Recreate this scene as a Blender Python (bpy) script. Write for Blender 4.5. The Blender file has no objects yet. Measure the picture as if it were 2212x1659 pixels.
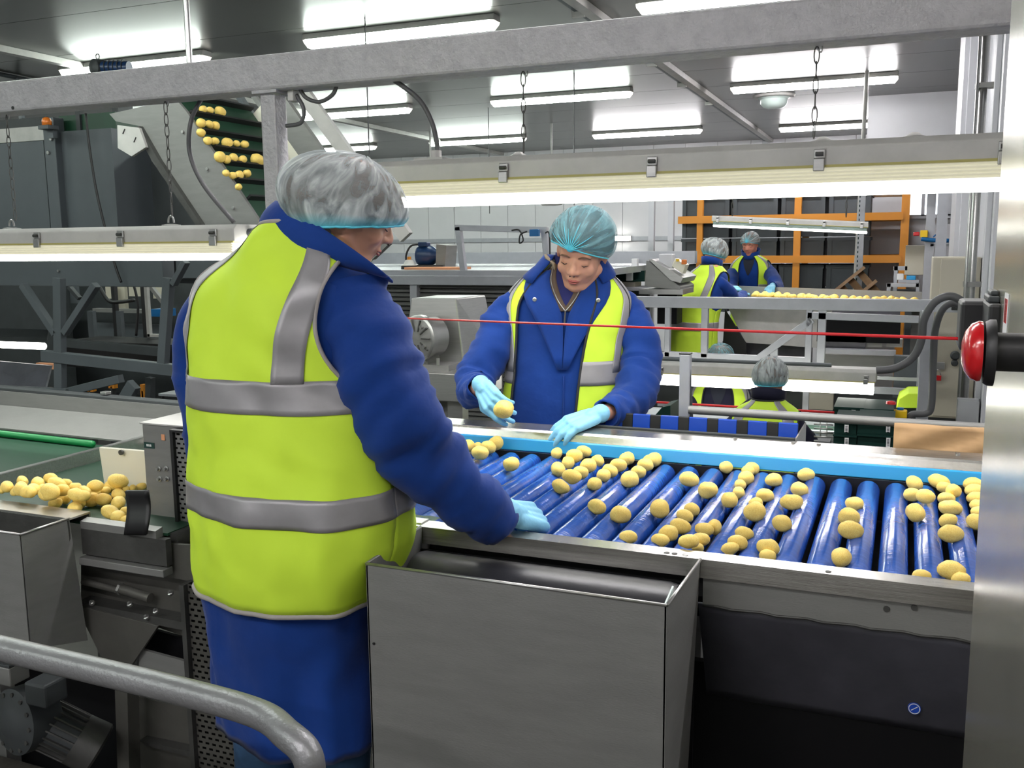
import bpy, bmesh, math, random
from mathutils import Vector as V, Matrix, noise
PI = math.pi
rnd = random.Random(7)
COL = bpy.context.scene.collection

# ---------------------------------------------------------------- camera, world, exposure
YAW, PITCH, ROLL, FPX = math.radians(22.5), math.radians(8.47), math.radians(-.6), 2045.
CAM = V((0, 0, 1.5))
_f = V((-math.sin(YAW)*math.cos(PITCH), math.cos(YAW)*math.cos(PITCH), -math.sin(PITCH)))
_r = V((math.cos(YAW), math.sin(YAW), 0)); _u = _r.cross(_f)
_R = _r*math.cos(ROLL)+_u*math.sin(ROLL); _U = -_r*math.sin(ROLL)+_u*math.cos(ROLL)
cam = bpy.data.cameras.new('camera'); co = bpy.data.objects.new('camera', cam); COL.objects.link(co)
cam.sensor_width = 36; cam.lens = 36*FPX/2212; cam.clip_start = .05; cam.clip_end = 100
m = Matrix((_R, _U, -_f)).transposed().to_4x4(); m.translation = CAM; co.matrix_world = m
bpy.context.scene.camera = co
sc = bpy.context.scene
sc.view_settings.view_transform = 'Standard'; sc.view_settings.look = 'None'
sc.view_settings.exposure = 0.82; sc.view_settings.gamma = 1; sc.view_settings.use_curve_mapping = False
w = bpy.data.worlds.new('world'); sc.world = w; w.use_nodes = True
w.node_tree.nodes['Background'].inputs[0].default_value = (.75, .85, 1, 1)
w.node_tree.nodes['Background'].inputs[1].default_value = 1.6
CEIL_E, HANG_E, GLOW_E = 29.0, 8.0, .20

def ray(px, py): return _f + _R*((px-1106)/FPX) - _U*((py-829.5)/FPX)
def at(px, py, x=None, y=None, z=None, d=None):
    r = ray(px, py)
    if d is not None: return CAM + r*d
    if x is not None: return CAM + r*((x-CAM.x)/r.x)
    if y is not None: return CAM + r*((y-CAM.y)/r.y)
    return CAM + r*((z-CAM.z)/r.z)

# ---------------------------------------------------------------- materials
def lin(c):
    c = c/255.
    return c/12.92 if c <= .04045 else ((c+.055)/1.055)**2.4
def rgb(r, g, b): return (lin(r), lin(g), lin(b), 1)
M = {}
def mat(name, col, rough=.5, metal=0., spec=.5, bump=0., bscale=60., vary=0., vscale=8., col2=None, stretch=None, emit=None, estr=0., aniso=0., coat=0., detail=4., sheen=0., sss=0.):
    mt = bpy.data.materials.new(name); mt.use_nodes = True; nt = mt.node_tree; N = nt.nodes; L = nt.links
    b = N['Principled BSDF']
    b.inputs['Base Color'].default_value = col; b.inputs['Roughness'].default_value = rough
    b.inputs['Metallic'].default_value = metal; b.inputs['Specular IOR Level'].default_value = spec
    if aniso: b.inputs['Anisotropic'].default_value = aniso
    if coat: b.inputs['Coat Weight'].default_value = coat; b.inputs['Coat Roughness'].default_value = .12
    if sheen: b.inputs['Sheen Weight'].default_value = sheen
    if sss: b.inputs['Subsurface Weight'].default_value = sss; b.inputs['Subsurface Radius'].default_value = (.012, .004, .002)
    tc = N.new('ShaderNodeTexCoord'); mp = N.new('ShaderNodeMapping'); L.new(tc.outputs['Object'], mp.inputs[0])
    if stretch: mp.inputs['Scale'].default_value = stretch
    if vary or col2:
        n = N.new('ShaderNodeTexNoise'); n.inputs['Scale'].default_value = vscale; n.inputs['Detail'].default_value = detail; n.inputs['Roughness'].default_value = .6
        L.new(mp.outputs[0], n.inputs['Vector'])
        cr = N.new('ShaderNodeValToRGB'); L.new(n.outputs[0], cr.inputs[0])
        c2 = col2 or tuple(x*(1-vary) for x in col[:3])+(1,)
        cr.color_ramp.elements[0].position = .35; cr.color_ramp.elements[0].color = c2
        cr.color_ramp.elements[1].position = .62; cr.color_ramp.elements[1].color = col
        L.new(cr.outputs[0], b.inputs['Base Color'])
    if bump:
        n2 = N.new('ShaderNodeTexNoise'); n2.inputs['Scale'].default_value = bscale; n2.inputs['Detail'].default_value = 3
        L.new(mp.outputs[0], n2.inputs['Vector'])
        bp = N.new('ShaderNodeBump'); bp.inputs['Strength'].default_value = bump; bp.inputs['Distance'].default_value = .01
        L.new(n2.outputs[0], bp.inputs['Height']); L.new(bp.outputs[0], b.inputs['Normal'])
    if emit: b.inputs['Emission Color'].default_value = emit; b.inputs['Emission Strength'].default_value = estr
    M[name] = mt; return mt

mat('beam', rgb(170, 169, 171), .45, .1, bump=.35, bscale=90, vary=.15, vscale=30)
mat('steel', rgb(176, 176, 174), .3, .85, bump=.03, bscale=40, vary=.08, vscale=14, stretch=(1, 1, 12))
mat('steel_long', rgb(198, 196, 190), .25, .9, bump=.05, bscale=40, vary=.25, vscale=9, stretch=(.6, 20, 20))
mat('steel_shaded', rgb(92, 91, 86), .5, .4, vary=.2, vscale=8, bump=.06)  # darker steel: dimness around the low machine put into its colour
mat('gasket', rgb(168, 160, 92), .5)
mat('steel_dull', rgb(134, 134, 132), .5, .45, bump=.06, bscale=90, vary=.09, vscale=7, stretch=(1, 1, 5))
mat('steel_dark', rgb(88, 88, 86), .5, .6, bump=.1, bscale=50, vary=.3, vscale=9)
mat('panel_mirror', rgb(196, 194, 182), .24, .8, bump=.12, bscale=5, vary=.12, vscale=5, stretch=(1, 1, .25))
mat('grey_machine', rgb(84, 90, 94), .5, .1, vary=.12, vscale=3)
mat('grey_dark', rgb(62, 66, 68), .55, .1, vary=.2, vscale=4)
mat('grey_rail', rgb(168, 170, 176), .4, .3, vary=.08, vscale=12)
mat('housing', rgb(182, 181, 177), .45, 0, vary=.12, vscale=10, bump=.04)
mat('white_plastic', rgb(226, 224, 206), .4)
mat('white_wall', rgb(196, 197, 202), .35, 0, vary=.05, vscale=2)
mat('back_wall', rgb(205, 205, 208), .5, 0, vary=.05, vscale=1)
mat('ceiling', rgb(74, 75, 70), .32, .0, spec=.9, vary=.06, vscale=1.5, bump=.03, bscale=3)
mat('ceil_gap', rgb(48, 48, 46), .7)
mat('floor', rgb(70, 68, 64), .55, vary=.3, vscale=3)
mat('platform', rgb(74, 70, 66), .6, .3, vary=.4, vscale=12, bump=.2)
mat('black', rgb(24, 24, 26), .5)
mat('drum_black', rgb(40, 40, 44), .35, bump=.05, bscale=50)
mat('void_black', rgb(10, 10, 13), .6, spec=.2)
mat('black_rubber', rgb(74, 74, 82), .38, vary=.3, vscale=6, bump=.05)
mat('cable', rgb(78, 78, 80), .5)
mat('roller_blue', rgb(42, 92, 186), .2, vary=.25, vscale=8, stretch=(1, 9, 1), bump=.16, bscale=9, coat=.5)
mat('strip_blue', rgb(38, 146, 205), .3)
mat('cleat_blue', rgb(20, 66, 170), .35)
mat('belt_green', rgb(26, 66, 46), .5, vary=.15, vscale=6)
mat('green_edge', rgb(10, 120, 60), .4)
mat('paper', rgb(176, 141, 100), .75, vary=.12, vscale=6, bump=.15, bscale=14)
mat('orange', rgb(214, 138, 38), .45)
mat('red', rgb(196, 22, 30), .25, coat=.5)
mat('cord', rgb(228, 40, 48), .4)
mat('yellow', rgb(232, 190, 20), .4)
mat('amber', rgb(220, 120, 40), .3)
mat('motor_blue', rgb(24, 52, 92), .35)
mat('crate', rgb(72, 78, 84), .6, vary=.15, vscale=4)
mat('crate_green', rgb(10, 44, 38), .6, spec=.2)
mat('label_white', rgb(215, 215, 215), .6)
mat('ink', rgb(30, 30, 30), .6)
mat('wood', rgb(134, 104, 74), .75, vary=.3, vscale=8)
mat('cabinet', rgb(186, 180, 164), .5, vary=.04, vscale=3)
mat('blue_panel', rgb(0, 92, 150), .35)
mat('sticker', rgb(24, 58, 52), .4)
mat('peach', rgb(214, 150, 110), .5)
mat('plastic_clear', rgb(190, 205, 200), .25)
def glow(name, col, s):
    return mat(name, (.8, .8, .8, 1), .4, emit=col, estr=s)
glow('tube_green', (.90, 1, .92, 1), CEIL_E); glow('tube_pink', (1, .97, .98, 1), CEIL_E*1.25)
glow('hang', (1, .99, .93, 1), HANG_E); mat('hang_rib', rgb(180, 176, 150), .35, emit=(1, .97, .8, 1), estr=GLOW_E)
mat('pipe', rgb(136, 136, 138), .4, .5, bump=.15, bscale=120, vary=.1, vscale=12)
glow('far_tube', (1, .98, .9, 1), 8); glow('window_pane', (.8, .9, 1, 1), 1.3)
glow('dim_tube', (1, .97, .85, 1), 1.1)

def potato_mat():
    mt = mat('potato', rgb(226, 186, 82), .48, spec=.4, bump=.12, bscale=30, vary=.1)
    nt = mt.node_tree; N = nt.nodes; L = nt.links; b = N['Principled BSDF']
    oi = N.new('ShaderNodeObjectInfo'); tc = N.new('ShaderNodeTexCoord')
    ad = N.new('ShaderNodeVectorMath'); ad.operation = 'ADD'; sc_ = N.new('ShaderNodeMath'); sc_.operation = 'MULTIPLY'; sc_.inputs[1].default_value = 9
    L.new(oi.outputs['Random'], sc_.inputs[0]); L.new(tc.outputs['Object'], ad.inputs[0]); L.new(sc_.outputs[0], ad.inputs[1])
    n = N.new('ShaderNodeTexNoise'); n.inputs['Scale'].default_value = 22; n.inputs['Detail'].default_value = 5
    L.new(ad.outputs[0], n.inputs['Vector'])
    cr = N.new('ShaderNodeValToRGB'); e = cr.color_ramp.elements
    e[0].position = .3; e[0].color = rgb(218, 170, 74); e[1].position = .62; e[1].color = rgb(250, 226, 136)
    k = e.new(.47); k.color = rgb(244, 210, 106)
    L.new(n.outputs[0], cr.inputs[0])
    n3 = N.new('ShaderNodeTexVoronoi'); n3.inputs['Scale'].default_value = 60; L.new(ad.outputs[0], n3.inputs['Vector'])
    r2 = N.new('ShaderNodeMapRange'); r2.inputs[1].default_value = .04; r2.inputs[2].default_value = .12; L.new(n3.outputs['Distance'], r2.inputs[0])
    mx = N.new('ShaderNodeMix'); mx.data_type = 'RGBA'; mx.inputs[6].default_value = rgb(140, 92, 40); L.new(cr.outputs[0], mx.inputs[7]); L.new(r2.outputs[0], mx.inputs[0])
    L.new(mx.outputs[2], b.inputs['Base Color'])
potato_mat()
mat('coat', rgb(14, 54, 128), .8, spec=.2, vary=.16, vscale=5, bump=.25, bscale=18, sheen=.1)
mat('coat_dark', rgb(30, 30, 48), .8, spec=.2, vary=.1, vscale=5)
mat('jeans', rgb(50, 84, 120), .85, vary=.2, vscale=30)
mat('trousers', rgb(30, 34, 46), .85)
mat('hivis', rgb(200, 232, 66), .62, spec=.2, bump=.25, bscale=10, vary=.05, vscale=4)
mat('reflective', rgb(146, 144, 146), .42, .25, bump=.12, bscale=14, vary=.1, vscale=14)
mat('binding_grey', rgb(150, 145, 142), .7)
mat('binding_black', rgb(30, 32, 34), .7)
mat('glove', rgb(132, 196, 228), .5, spec=.4, bump=.15, bscale=50)
mat('skin', rgb(206, 152, 126), .5, vary=.12, vscale=9, sss=.12, bump=.04)
mat('skin_red', rgb(202, 132, 112), .5, vary=.1, vscale=9, sss=.1)
mat('lips', rgb(170, 92, 84), .45)
mat('brow', rgb(112, 84, 66), .8)
mat('eye_dark', rgb(62, 44, 40), .6)
mat('hair_grey', rgb(128, 108, 92), .75, vary=.4, vscale=30, stretch=(1, .3, 1), bump=.5, bscale=60)
mat('hair_dark', rgb(70, 66, 64), .7, vary=.4, vscale=30, stretch=(1, .3, 1), bump=.5, bscale=60)
mat('navy_knit', rgb(22, 28, 86), .9, bump=.2, bscale=200)
mat('fleece', rgb(150, 136, 116), .95, bump=.4, bscale=120)
mat('brown_cloth', rgb(84, 70, 58), .9)
mat('collar_dark', rgb(26, 30, 44), .85)

def net_mat(name, col, col2, base, op, hemv=(.78, .95)):
    mt = bpy.data.materials.new(name); mt.use_nodes = True; nt = mt.node_tree; N = nt.nodes; L = nt.links
    b = N['Principled BSDF']; b.inputs['Roughness'].default_value = .55; b.inputs['Specular IOR Level'].default_value = .35
    tc = N.new('ShaderNodeTexCoord'); mp = N.new('ShaderNodeMapping'); L.new(tc.outputs['UV'], mp.inputs[0]); mp.inputs['Scale'].default_value = (28, 3, 1)
    n = N.new('ShaderNodeTexNoise'); n.inputs['Scale'].default_value = 1.; n.inputs['Detail'].default_value = 5; n.inputs['Distortion'].default_value = 1.2
    L.new(mp.outputs[0], n.inputs['Vector'])
    cr = N.new('ShaderNodeValToRGB'); cr.color_ramp.elements[0].position = .35; cr.color_ramp.elements[0].color = col2; cr.color_ramp.elements[1].position = .7; cr.color_ramp.elements[1].color = col
    L.new(n.outputs[0], cr.inputs[0]); mxc = N.new('ShaderNodeMix'); mxc.data_type = 'RGBA'; mxc.inputs[7].default_value = rgb(104, 198, 214); L.new(cr.outputs[0], mxc.inputs[6]); L.new(mxc.outputs[2], b.inputs['Base Color'])
    spc = N.new('ShaderNodeSeparateXYZ'); L.new(tc.outputs['UV'], spc.inputs[0]); rc = N.new('ShaderNodeMapRange'); rc.inputs[1].default_value = hemv[0]; rc.inputs[2].default_value = hemv[1]; L.new(spc.outputs[1], rc.inputs[0]); L.new(rc.outputs[0], mxc.inputs[0])
    mr = N.new('ShaderNodeMapRange'); mr.inputs[1].default_value = .35; mr.inputs[2].default_value = .72; mr.inputs[3].default_value = base; mr.inputs[4].default_value = op
    L.new(n.outputs[0], mr.inputs[0])
    sp = N.new('ShaderNodeSeparateXYZ'); L.new(tc.outputs['UV'], sp.inputs[0])
    hm = N.new('ShaderNodeMapRange'); hm.inputs[1].default_value = .7; hm.inputs[2].default_value = 1.; hm.inputs[3].default_value = 0; hm.inputs[4].default_value = .5; L.new(sp.outputs[1], hm.inputs[0])
    ad = N.new('ShaderNodeMath'); ad.operation = 'ADD'; ad.use_clamp = True; L.new(mr.outputs[0], ad.inputs[0]); L.new(hm.outputs[0], ad.inputs[1])
    L.new(ad.outputs[0], b.inputs['Alpha'])
    bp = N.new('ShaderNodeBump'); bp.inputs['Strength'].default_value = .5; bp.inputs['Distance'].default_value = .01; L.new(n.outputs[0], bp.inputs['Height']); L.new(bp.outputs[0], b.inputs['Normal'])
    M[name] = mt
net_mat('net_teal', rgb(136, 184, 192), rgb(92, 140, 150), .34, .70, (.05, .0))
net_mat('net_pale', rgb(200, 208, 208), rgb(140, 154, 158), .34, .8, (.86, .99))
mat('net_knot', rgb(92, 200, 222), .5)

# ---------------------------------------------------------------- geometry helpers
def link(o): COL.objects.link(o); return o
def setp(o, label=None, cat=None, group=None, kind=None):
    if label: o['label'] = label
    if cat: o['category'] = cat
    if group: o['group'] = group
    if kind: o['kind'] = kind
    return o
def thing(name, loc, label, cat, group=None, kind=None):
    o = link(bpy.data.objects.new(name, None)); o.location = V(loc); o.empty_display_size = .1
    return setp(o, label, cat, group, kind)
def root_loc(o):
    l = V((0, 0, 0))
    while o: l += o.location; o = o.parent
    return l
def pinv(p): return Matrix.Translation(-V(p.location)) if p.parent is None else Matrix.Identity(4)
def frame(d, up=V((0, 0, 1))):
    d = V(d).normalized()
    if abs(d.dot(up)) > .98: up = V((0, 1, 0)) if abs(d.y) < .9 else V((1, 0, 0))
    s = d.cross(up).normalized(); return s, s.cross(d).normalized(), d
class MB:
    def __init__(s): s.v = []; s.f = []; s.uv = None
    def add(s, vs, fs):
        n = len(s.v); s.v += [V(p) for p in vs]; s.f += [tuple(i+n for i in f) for f in fs]; return s
    def box(s, lo, hi):
        x0, y0, z0 = lo; x1, y1, z1 = hi
        if x0 > x1: x0, x1 = x1, x0
        if y0 > y1: y0, y1 = y1, y0
        if z0 > z1: z0, z1 = z1, z0
        return s.add([(x0, y0, z0), (x1, y0, z0), (x1, y1, z0), (x0, y1, z0), (x0, y0, z1), (x1, y0, z1), (x1, y1, z1), (x0, y1, z1)],
                     [(0, 3, 2, 1), (4, 5, 6, 7), (0, 1, 5, 4), (1, 2, 6, 5), (2, 3, 7, 6), (3, 0, 4, 7)])
    def cbox(s, c, sx, sy, sz): return s.box((c[0]-sx/2, c[1]-sy/2, c[2]-sz/2), (c[0]+sx/2, c[1]+sy/2, c[2]+sz/2))
    def beam(s, p0, p1, w, h, up=V((0, 0, 1))):
        p0 = V(p0); p1 = V(p1); a, b, d = frame(p1-p0, up); a = a*w/2; b = b*h/2
        return s.add([p0-a-b, p0+a-b, p0+a+b, p0-a+b, p1-a-b, p1+a-b, p1+a+b, p1-a+b],
                     [(0, 1, 2, 3), (7, 6, 5, 4), (0, 4, 5, 1), (1, 5, 6, 2), (2, 6, 7, 3), (3, 7, 4, 0)])
    def tube(s, pts, r, n=12, cap=True, up=V((0, 0, 1))):
        pts = [V(p) for p in pts]; rs = r if isinstance(r, (list, tuple)) else [r]*len(pts)
        n0 = len(s.v); pa = None
        for i, p in enumerate(pts):
            d = pts[min(i+1, len(pts)-1)]-pts[max(i-1, 0)]
            d.normalize()
            if pa is None: a, b, _ = frame(d, up)
            else:
                a = pa-d*pa.dot(d); a.normalize(); b = a.cross(d)*-1
                b = d.cross(a)
            pa = a
            if i == 0: b = d.cross(a)
            for k in range(n):
                t = 2*PI*k/n; s.v.append(p+(a*math.cos(t)+b*math.sin(t))*rs[i])
        for i in range(len(pts)-1):
            for k in range(n):
                s.f.append((n0+i*n+k, n0+i*n+(k+1) % n, n0+(i+1)*n+(k+1) % n, n0+(i+1)*n+k))
        if cap:
            s.f.append(tuple(n0+k for k in reversed(range(n)))); s.f.append(tuple(n0+(len(pts)-1)*n+k for k in range(n)))
        return s
    def cyl(s, p0, p1, r0, r1=None, n=20): return s.tube([p0, p1], [r0, r0 if r1 is None else r1], n)
    def lathe(s, c, axis, prof, n=24):
        c = V(c); a, b, d = frame(axis); n0 = len(s.v)
        for (h, r) in prof:
            for k in range(n):
                t = 2*PI*k/n; s.v.append(c+d*h+(a*math.cos(t)+b*math.sin(t))*max(r, 1e-5))
        for i in range(len(prof)-1):
            for k in range(n):
                s.f.append((n0+i*n+k, n0+i*n+(k+1) % n, n0+(i+1)*n+(k+1) % n, n0+(i+1)*n+k))
        s.f.append(tuple(n0+k for k in reversed(range(n)))); s.f.append(tuple(n0+(len(prof)-1)*n+k for k in range(n)))
        return s
    def ell(s, c, r, rot=None, nu=16, nv=10):
        c = V(c); n0 = len(s.v); rot = rot or Matrix.Identity(3)
        for j in range(nv+1):
            ph = PI*j/nv
            for k in range(nu):
                t = 2*PI*k/nu
                s.v.append(c+rot @ V((r[0]*math.sin(ph)*math.cos(t), r[1]*math.sin(ph)*math.sin(t), r[2]*math.cos(ph))))
        for j in range(nv):
            for k in range(nu):
                a = n0+j*nu+k; b = n0+j*nu+(k+1) % nu
                s.f.append((a, a+nu, b+nu, b))
        return s
    def prism(s, pts, off):
        pts = [V(p) for p in pts]; off = V(off); n = len(pts)
        fs = [tuple(range(n))[::-1], tuple(range(n, 2*n))]+[(i, (i+1) % n, n+(i+1) % n, n+i) for i in range(n)]
        return s.add(pts+[p+off for p in pts], fs)
    def grid(s, rows, closed=False):
        n0 = len(s.v); n = len(rows[0])
        for r in rows: s.v += [V(p) for p in r]
        for i in range(len(rows)-1):
            for k in range(n if closed else n-1):
                k2 = (k+1) % n
                s.f.append((n0+i*n+k, n0+i*n+k2, n0+(i+1)*n+k2, n0+(i+1)*n+k))
        return s
def smooth(me, ang=None):
    if ang is None:
        for p in me.polygons: p.use_smooth = True
    else:
        for p in me.polygons: p.use_smooth = True
        try: me.set_sharp_from_angle(angle=math.radians(ang))
        except Exception: pass
def obj(name, mb, m, parent=None, sm=None, bevel=0, label=None, solid=0, subsurf=0, fix=True):
    me = bpy.data.meshes.new(name); me.from_pydata([tuple(p) for p in mb.v], [], mb.f)
    if fix:
        bm = bmesh.new(); bm.from_mesh(me); bmesh.ops.recalc_face_normals(bm, faces=bm.faces); bm.to_mesh(me); bm.free()
    me.materials.append(M[m] if isinstance(m, str) else m)
    if sm is not None: smooth(me, sm if sm else None)
    o = link(bpy.data.objects.new(name, me))
    if parent:
        o.parent = parent; o.matrix_parent_inverse = pinv(parent)
        # parts are modelled in world coordinates
    if bevel:
        b = o.modifiers.new('bevel', 'BEVEL'); b.width = bevel; b.segments = 2; b.limit_method = 'ANGLE'
    if solid:
        b = o.modifiers.new('thick', 'SOLIDIFY'); b.thickness = solid; b.offset = 0
    if subsurf:
        b = o.modifiers.new('sub', 'SUBSURF'); b.levels = subsurf; b.render_levels = subsurf
    if label: o['label'] = label
    return o
def single(name, mb, m, label, cat, group=None, **k):
    o = obj(name, mb, m, **k); return setp(o, label, cat, group)
def struct(name, mb, m, parent=None, **k):
    o = obj(name, mb, m, parent, **k)
    if not parent: o['kind'] = 'structure'
    return o
def dup(root, loc, label=None, group=None):
    r = root.copy(); COL.objects.link(r); r.location = V(loc)
    if label: r['label'] = label
    if group: r['group'] = group
    def rec(a, b):
        for ch in list(a.children):
            c = ch.copy(); COL.objects.link(c); c.parent = b
            rec(ch, c)
    rec(root, r); return r
def crv(pts, n=8):
    pts = [V(p) for p in pts]; out = []
    for i in range(len(pts)-1):
        p0 = pts[max(i-1, 0)]; p1 = pts[i]; p2 = pts[i+1]; p3 = pts[min(i+2, len(pts)-1)]
        for k in range(n):
            t = k/n
            out.append(.5*((2*p1)+(p2-p0)*t+(2*p0-5*p1+4*p2-p3)*t*t+(3*p1-p0-3*p2+p3)*t**3))
    out.append(pts[-1]); return out
def crf(vals, x):
    n = len(vals)-1; x = min(max(x, 0), n); i = min(int(x), n-1); t = x-i
    a = vals[max(i-1, 0)]; b = vals[i]; c = vals[i+1]; d = vals[min(i+2, n)]
    return .5*((2*b)+(c-a)*t+(2*a-5*b+4*c-d)*t*t+(3*b-a-3*c+d)*t**3)
# ---------------------------------------------------------------- the room
X0, X1, Y0, Y1, ZC, ZF = -13.5, 3.2, -4.5, 18.0, 3.3, -.95
struct('floor', MB().box((X0, Y0, ZF-.1), (X1, Y1, ZF)), 'floor')
ceil = struct('ceiling', MB().box((X0, Y0, ZC+.03), (X1, Y1, ZC+.12)), 'ceil_gap')
yy = Y0; k = 0; pm = None
while yy < Y1-.01:
    wd = min(1.15, Y1-yy)
    mb = MB().box((X0, yy+.004, ZC), (X1, yy+wd-.004, ZC+.028)); o = obj('ceiling_panel', mb, 'ceiling', ceil); yy += wd
def wall(name, lo, hi, panels_axis, step, m='back_wall', depth=None):
    wl = struct(name, MB().box(lo, hi), 'ceil_gap')
    return wl
wb = struct('wall_back', MB().box((X0, Y1, ZF), (X1, Y1+.15, ZC+.1)), 'ceil_gap')
x = X0
while x < X1-.01:
    wd = min(.6, X1-x); obj('wall_panel', MB().box((x+.004, Y1-.03, ZF), (x+wd-.004, Y1, ZC)), 'back_wall', wb); x += wd
wl = struct('wall_left', MB().box((X0-.15, Y0, ZF), (X0, Y1, ZC+.1)), 'back_wall')
struct('wall_front', MB().box((X0, Y0-.15, ZF), (X1, Y0, ZC+.1)), 'back_wall')
struct('wall_right', MB().box((X1, Y0, ZF), (X1+.15, Y1, ZC+.1)), 'back_wall')
# skirting rail along the back wall
struct('baseboard_back', MB().box((X0, Y1-.06, 1.52), (X1, Y1-.03, 1.6)), 'grey_rail')
struct('trim_1', MB().box((-2.5, Y1-.05, ZF), (-2.35, Y1-.03, ZC)), 'grey_rail')
# window in a side partition of the far end
a = at(1958, 415, y=13.2); b = at(2050, 466, y=13.2)
prt = struct('wall_partition', MB().box((a.x-.5, 13.25, ZF), (2.5, 13.35, a.z-.02+.02)).box((a.x-.5, 13.25, a.z), (2.5, 13.35, ZC)), 'white_wall')
wn = struct('window_1', MB().box((a.x, 13.2, b.z), (b.x, 13.24, a.z)), 'window_pane')
fr = MB()
for xx in (a.x, (a.x*.6+b.x*.4), b.x): fr.box((xx-.02, 13.17, b.z), (xx+.02, 13.25, a.z))
fr.box((a.x-.02, 13.17, a.z-.02), (b.x+.02, 13.25, a.z+.03)).box((a.x-.02, 13.17, b.z-.03), (b.x+.02, 13.25, b.z+.02))
obj('window_frame', fr, 'grey_rail', wn)
# white panelled side wall and pier on the right with ribs and service pipe
XW = .46
sw_ = struct('wall_side', MB().box((XW+.02, 3.3, ZF), (1.6, 7.5, ZC)), 'white_wall')
for i in range(7):
    y0 = 3.3+i*.6; obj('wall_panel', MB().box((XW, y0, ZF), (XW+.02, y0+.59, ZC)), 'white_wall', sw_, bevel=.004)
for y0 in (5.2, 5.8, 6.35): obj('rib', MB().box((XW-.03, y0, ZF), (XW, y0+.06, ZC)), 'white_wall', sw_, bevel=.004)
pier = struct('wall_pier', MB().box((.31, 7.5, ZF), (1.6, 8.3, ZC)), 'white_wall')
obj('rib', MB().box((.34, 7.46, ZF), (.40, 7.5, ZC)), 'white_wall', pier, bevel=.004)
pp_ = thing('service_pipe', (.385, 6.6, ZF), 'polished steel pipe running up the white panelled wall at right', 'pipe')
obj('pipe', MB().cyl((.385, 6.6, ZF), (.385, 6.6, ZC), .024), 'steel', pp_, sm=0)
obj('thin_pipe', MB().cyl((.35, 6.55, ZF), (.35, 6.55, ZC), .009), 'steel', pp_, sm=0)
for z in (-.1, 1.2, 2.4): obj('bracket', MB().box((.34, 6.56, z), (.46, 6.64, z+.03)), 'steel_dull', pp_)
# ceiling trunking along Y
for i, (xx, lb) in enumerate(((-2.35, 'long ceiling rail above the hanging lights, the right one'), (-7.6, 'long ceiling rail further left, behind the overhead beam'))):
    t = thing('ceiling_rail', (xx, 3, ZC-.05), lb, 'rail')
    obj('channel', MB().box((xx-.045, -2, ZC-.06), (xx+.045, Y1-.05, ZC-.002)), 'housing', t)
    obj('cable_strip', MB().box((xx-.12, -2, ZC-.03), (xx-.055, Y1-.05, ZC-.002)), 'grey_machine', t)
    if i == 0:
        for y in (5.5, 6.4, 7.3, 8.4, 9.6, 11, 12.6): obj('clip', MB().box((xx-.14, y, ZC-.07), (xx-.04, y+.04, ZC-.002)), 'housing', t)
# smoke detector / round lamp
c = at(1672, 210, z=ZC-.02)
t = thing('round_ceiling_lamp', c, 'round opal ceiling lamp between two tube lights at right', 'lamp')
obj('bowl', MB().lathe((c.x, c.y, ZC), (0, 0, -1), [(0, .2), (.03, .2), (.05, .17), (.1, .165), (.14, .13), (.16, .07), (.165, 0)]), 'plastic_clear', t, sm=40)
obj('rim', MB().lathe((c.x, c.y, ZC), (0, 0, -1), [(0, .26), (.025, .25), (.03, .2)]), 'housing', t, sm=40)
# ---------------------------------------------------------------- ceiling batten lights
def batten(cx, cy, z, L, glowm, label, group=None):
    t = thing('ceiling_light', (cx, cy, z), label, 'light', group)
    def prof(x0, x1, pts):   # extrude a y-z profile along x
        return MB().prism([(x0, cy+a, z+b) for a, b in pts], (x1-x0, 0, 0))
    obj('housing', prof(cx-L/2, cx+L/2, [(-.06, 0), (-.075, -.05), (.075, -.05), (.06, 0)]), 'housing', t, bevel=.004)
    obj('diffuser', prof(cx-L/2+.03, cx+L/2-.03, [(-.07, -.051), (-.06, -.09), (-.03, -.112), (.03, -.112), (.06, -.09), (.07, -.051)]), glowm, t, sm=50)
    for s in (-1, 1):
        e = MB()
        xa = cx+s*(L/2-.03); xb = cx+s*L/2
        e.add([(xa, cy-.07, z-.051), (xa, cy-.06, z-.09), (xa, cy-.03, z-.112), (xa, cy+.03, z-.112), (xa, cy+.06, z-.09), (xa, cy+.07, z-.051), (xb, cy-.06, z-.051), (xb, cy-.04, z-.075), (xb, cy+.04, z-.075), (xb, cy+.06, z-.051)],
              [(0, 1, 7, 6), (1, 2, 7), (2, 3, 8, 7), (3, 4, 8), (4, 5, 9, 8), (6, 7, 8, 9), (0, 6, 9, 5)])
        obj('end_cap', e, 'dim_tube', t)
    return t
CL = [(-4.0, 7.25, 'tube_green', 'nearest ceiling tube light, top centre, crossed by a thin wire'), (-7.0, 7.4, 'tube_green', 'ceiling tube light at top left behind a vertical pipe'),
      (-1.05, 7.25, 'tube_pink', 'ceiling tube light cut off by the top edge of the photo'),
      (-3.98, 11.22, 'tube_green', 'ceiling tube light left of the long ceiling rail, just under the beam'), (-1.07, 11.5, 'tube_pink', 'brightest ceiling tube light, right, above the round lamp'),
      (-6.95, 11.25, 'tube_green', 'ceiling tube light just right of the beam post, upper one'), (-1.05, 15.85, 'tube_pink', 'ceiling tube light at right just above the hanging lamp'),
      (-3.98, 15.4, 'tube_pink', 'ceiling tube light right of the chain, above the middle of the hanging lamp'), (-9.8, 15.2, 'tube_green', 'ceiling tube light just right of the beam post, lower one'),
      (-6.9, 15.2, 'tube_green', 'ceiling tube light behind the curved black cable')]
for (x, y, g, lb) in CL: batten(x, y, ZC, 1.8, g, lb)
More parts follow.
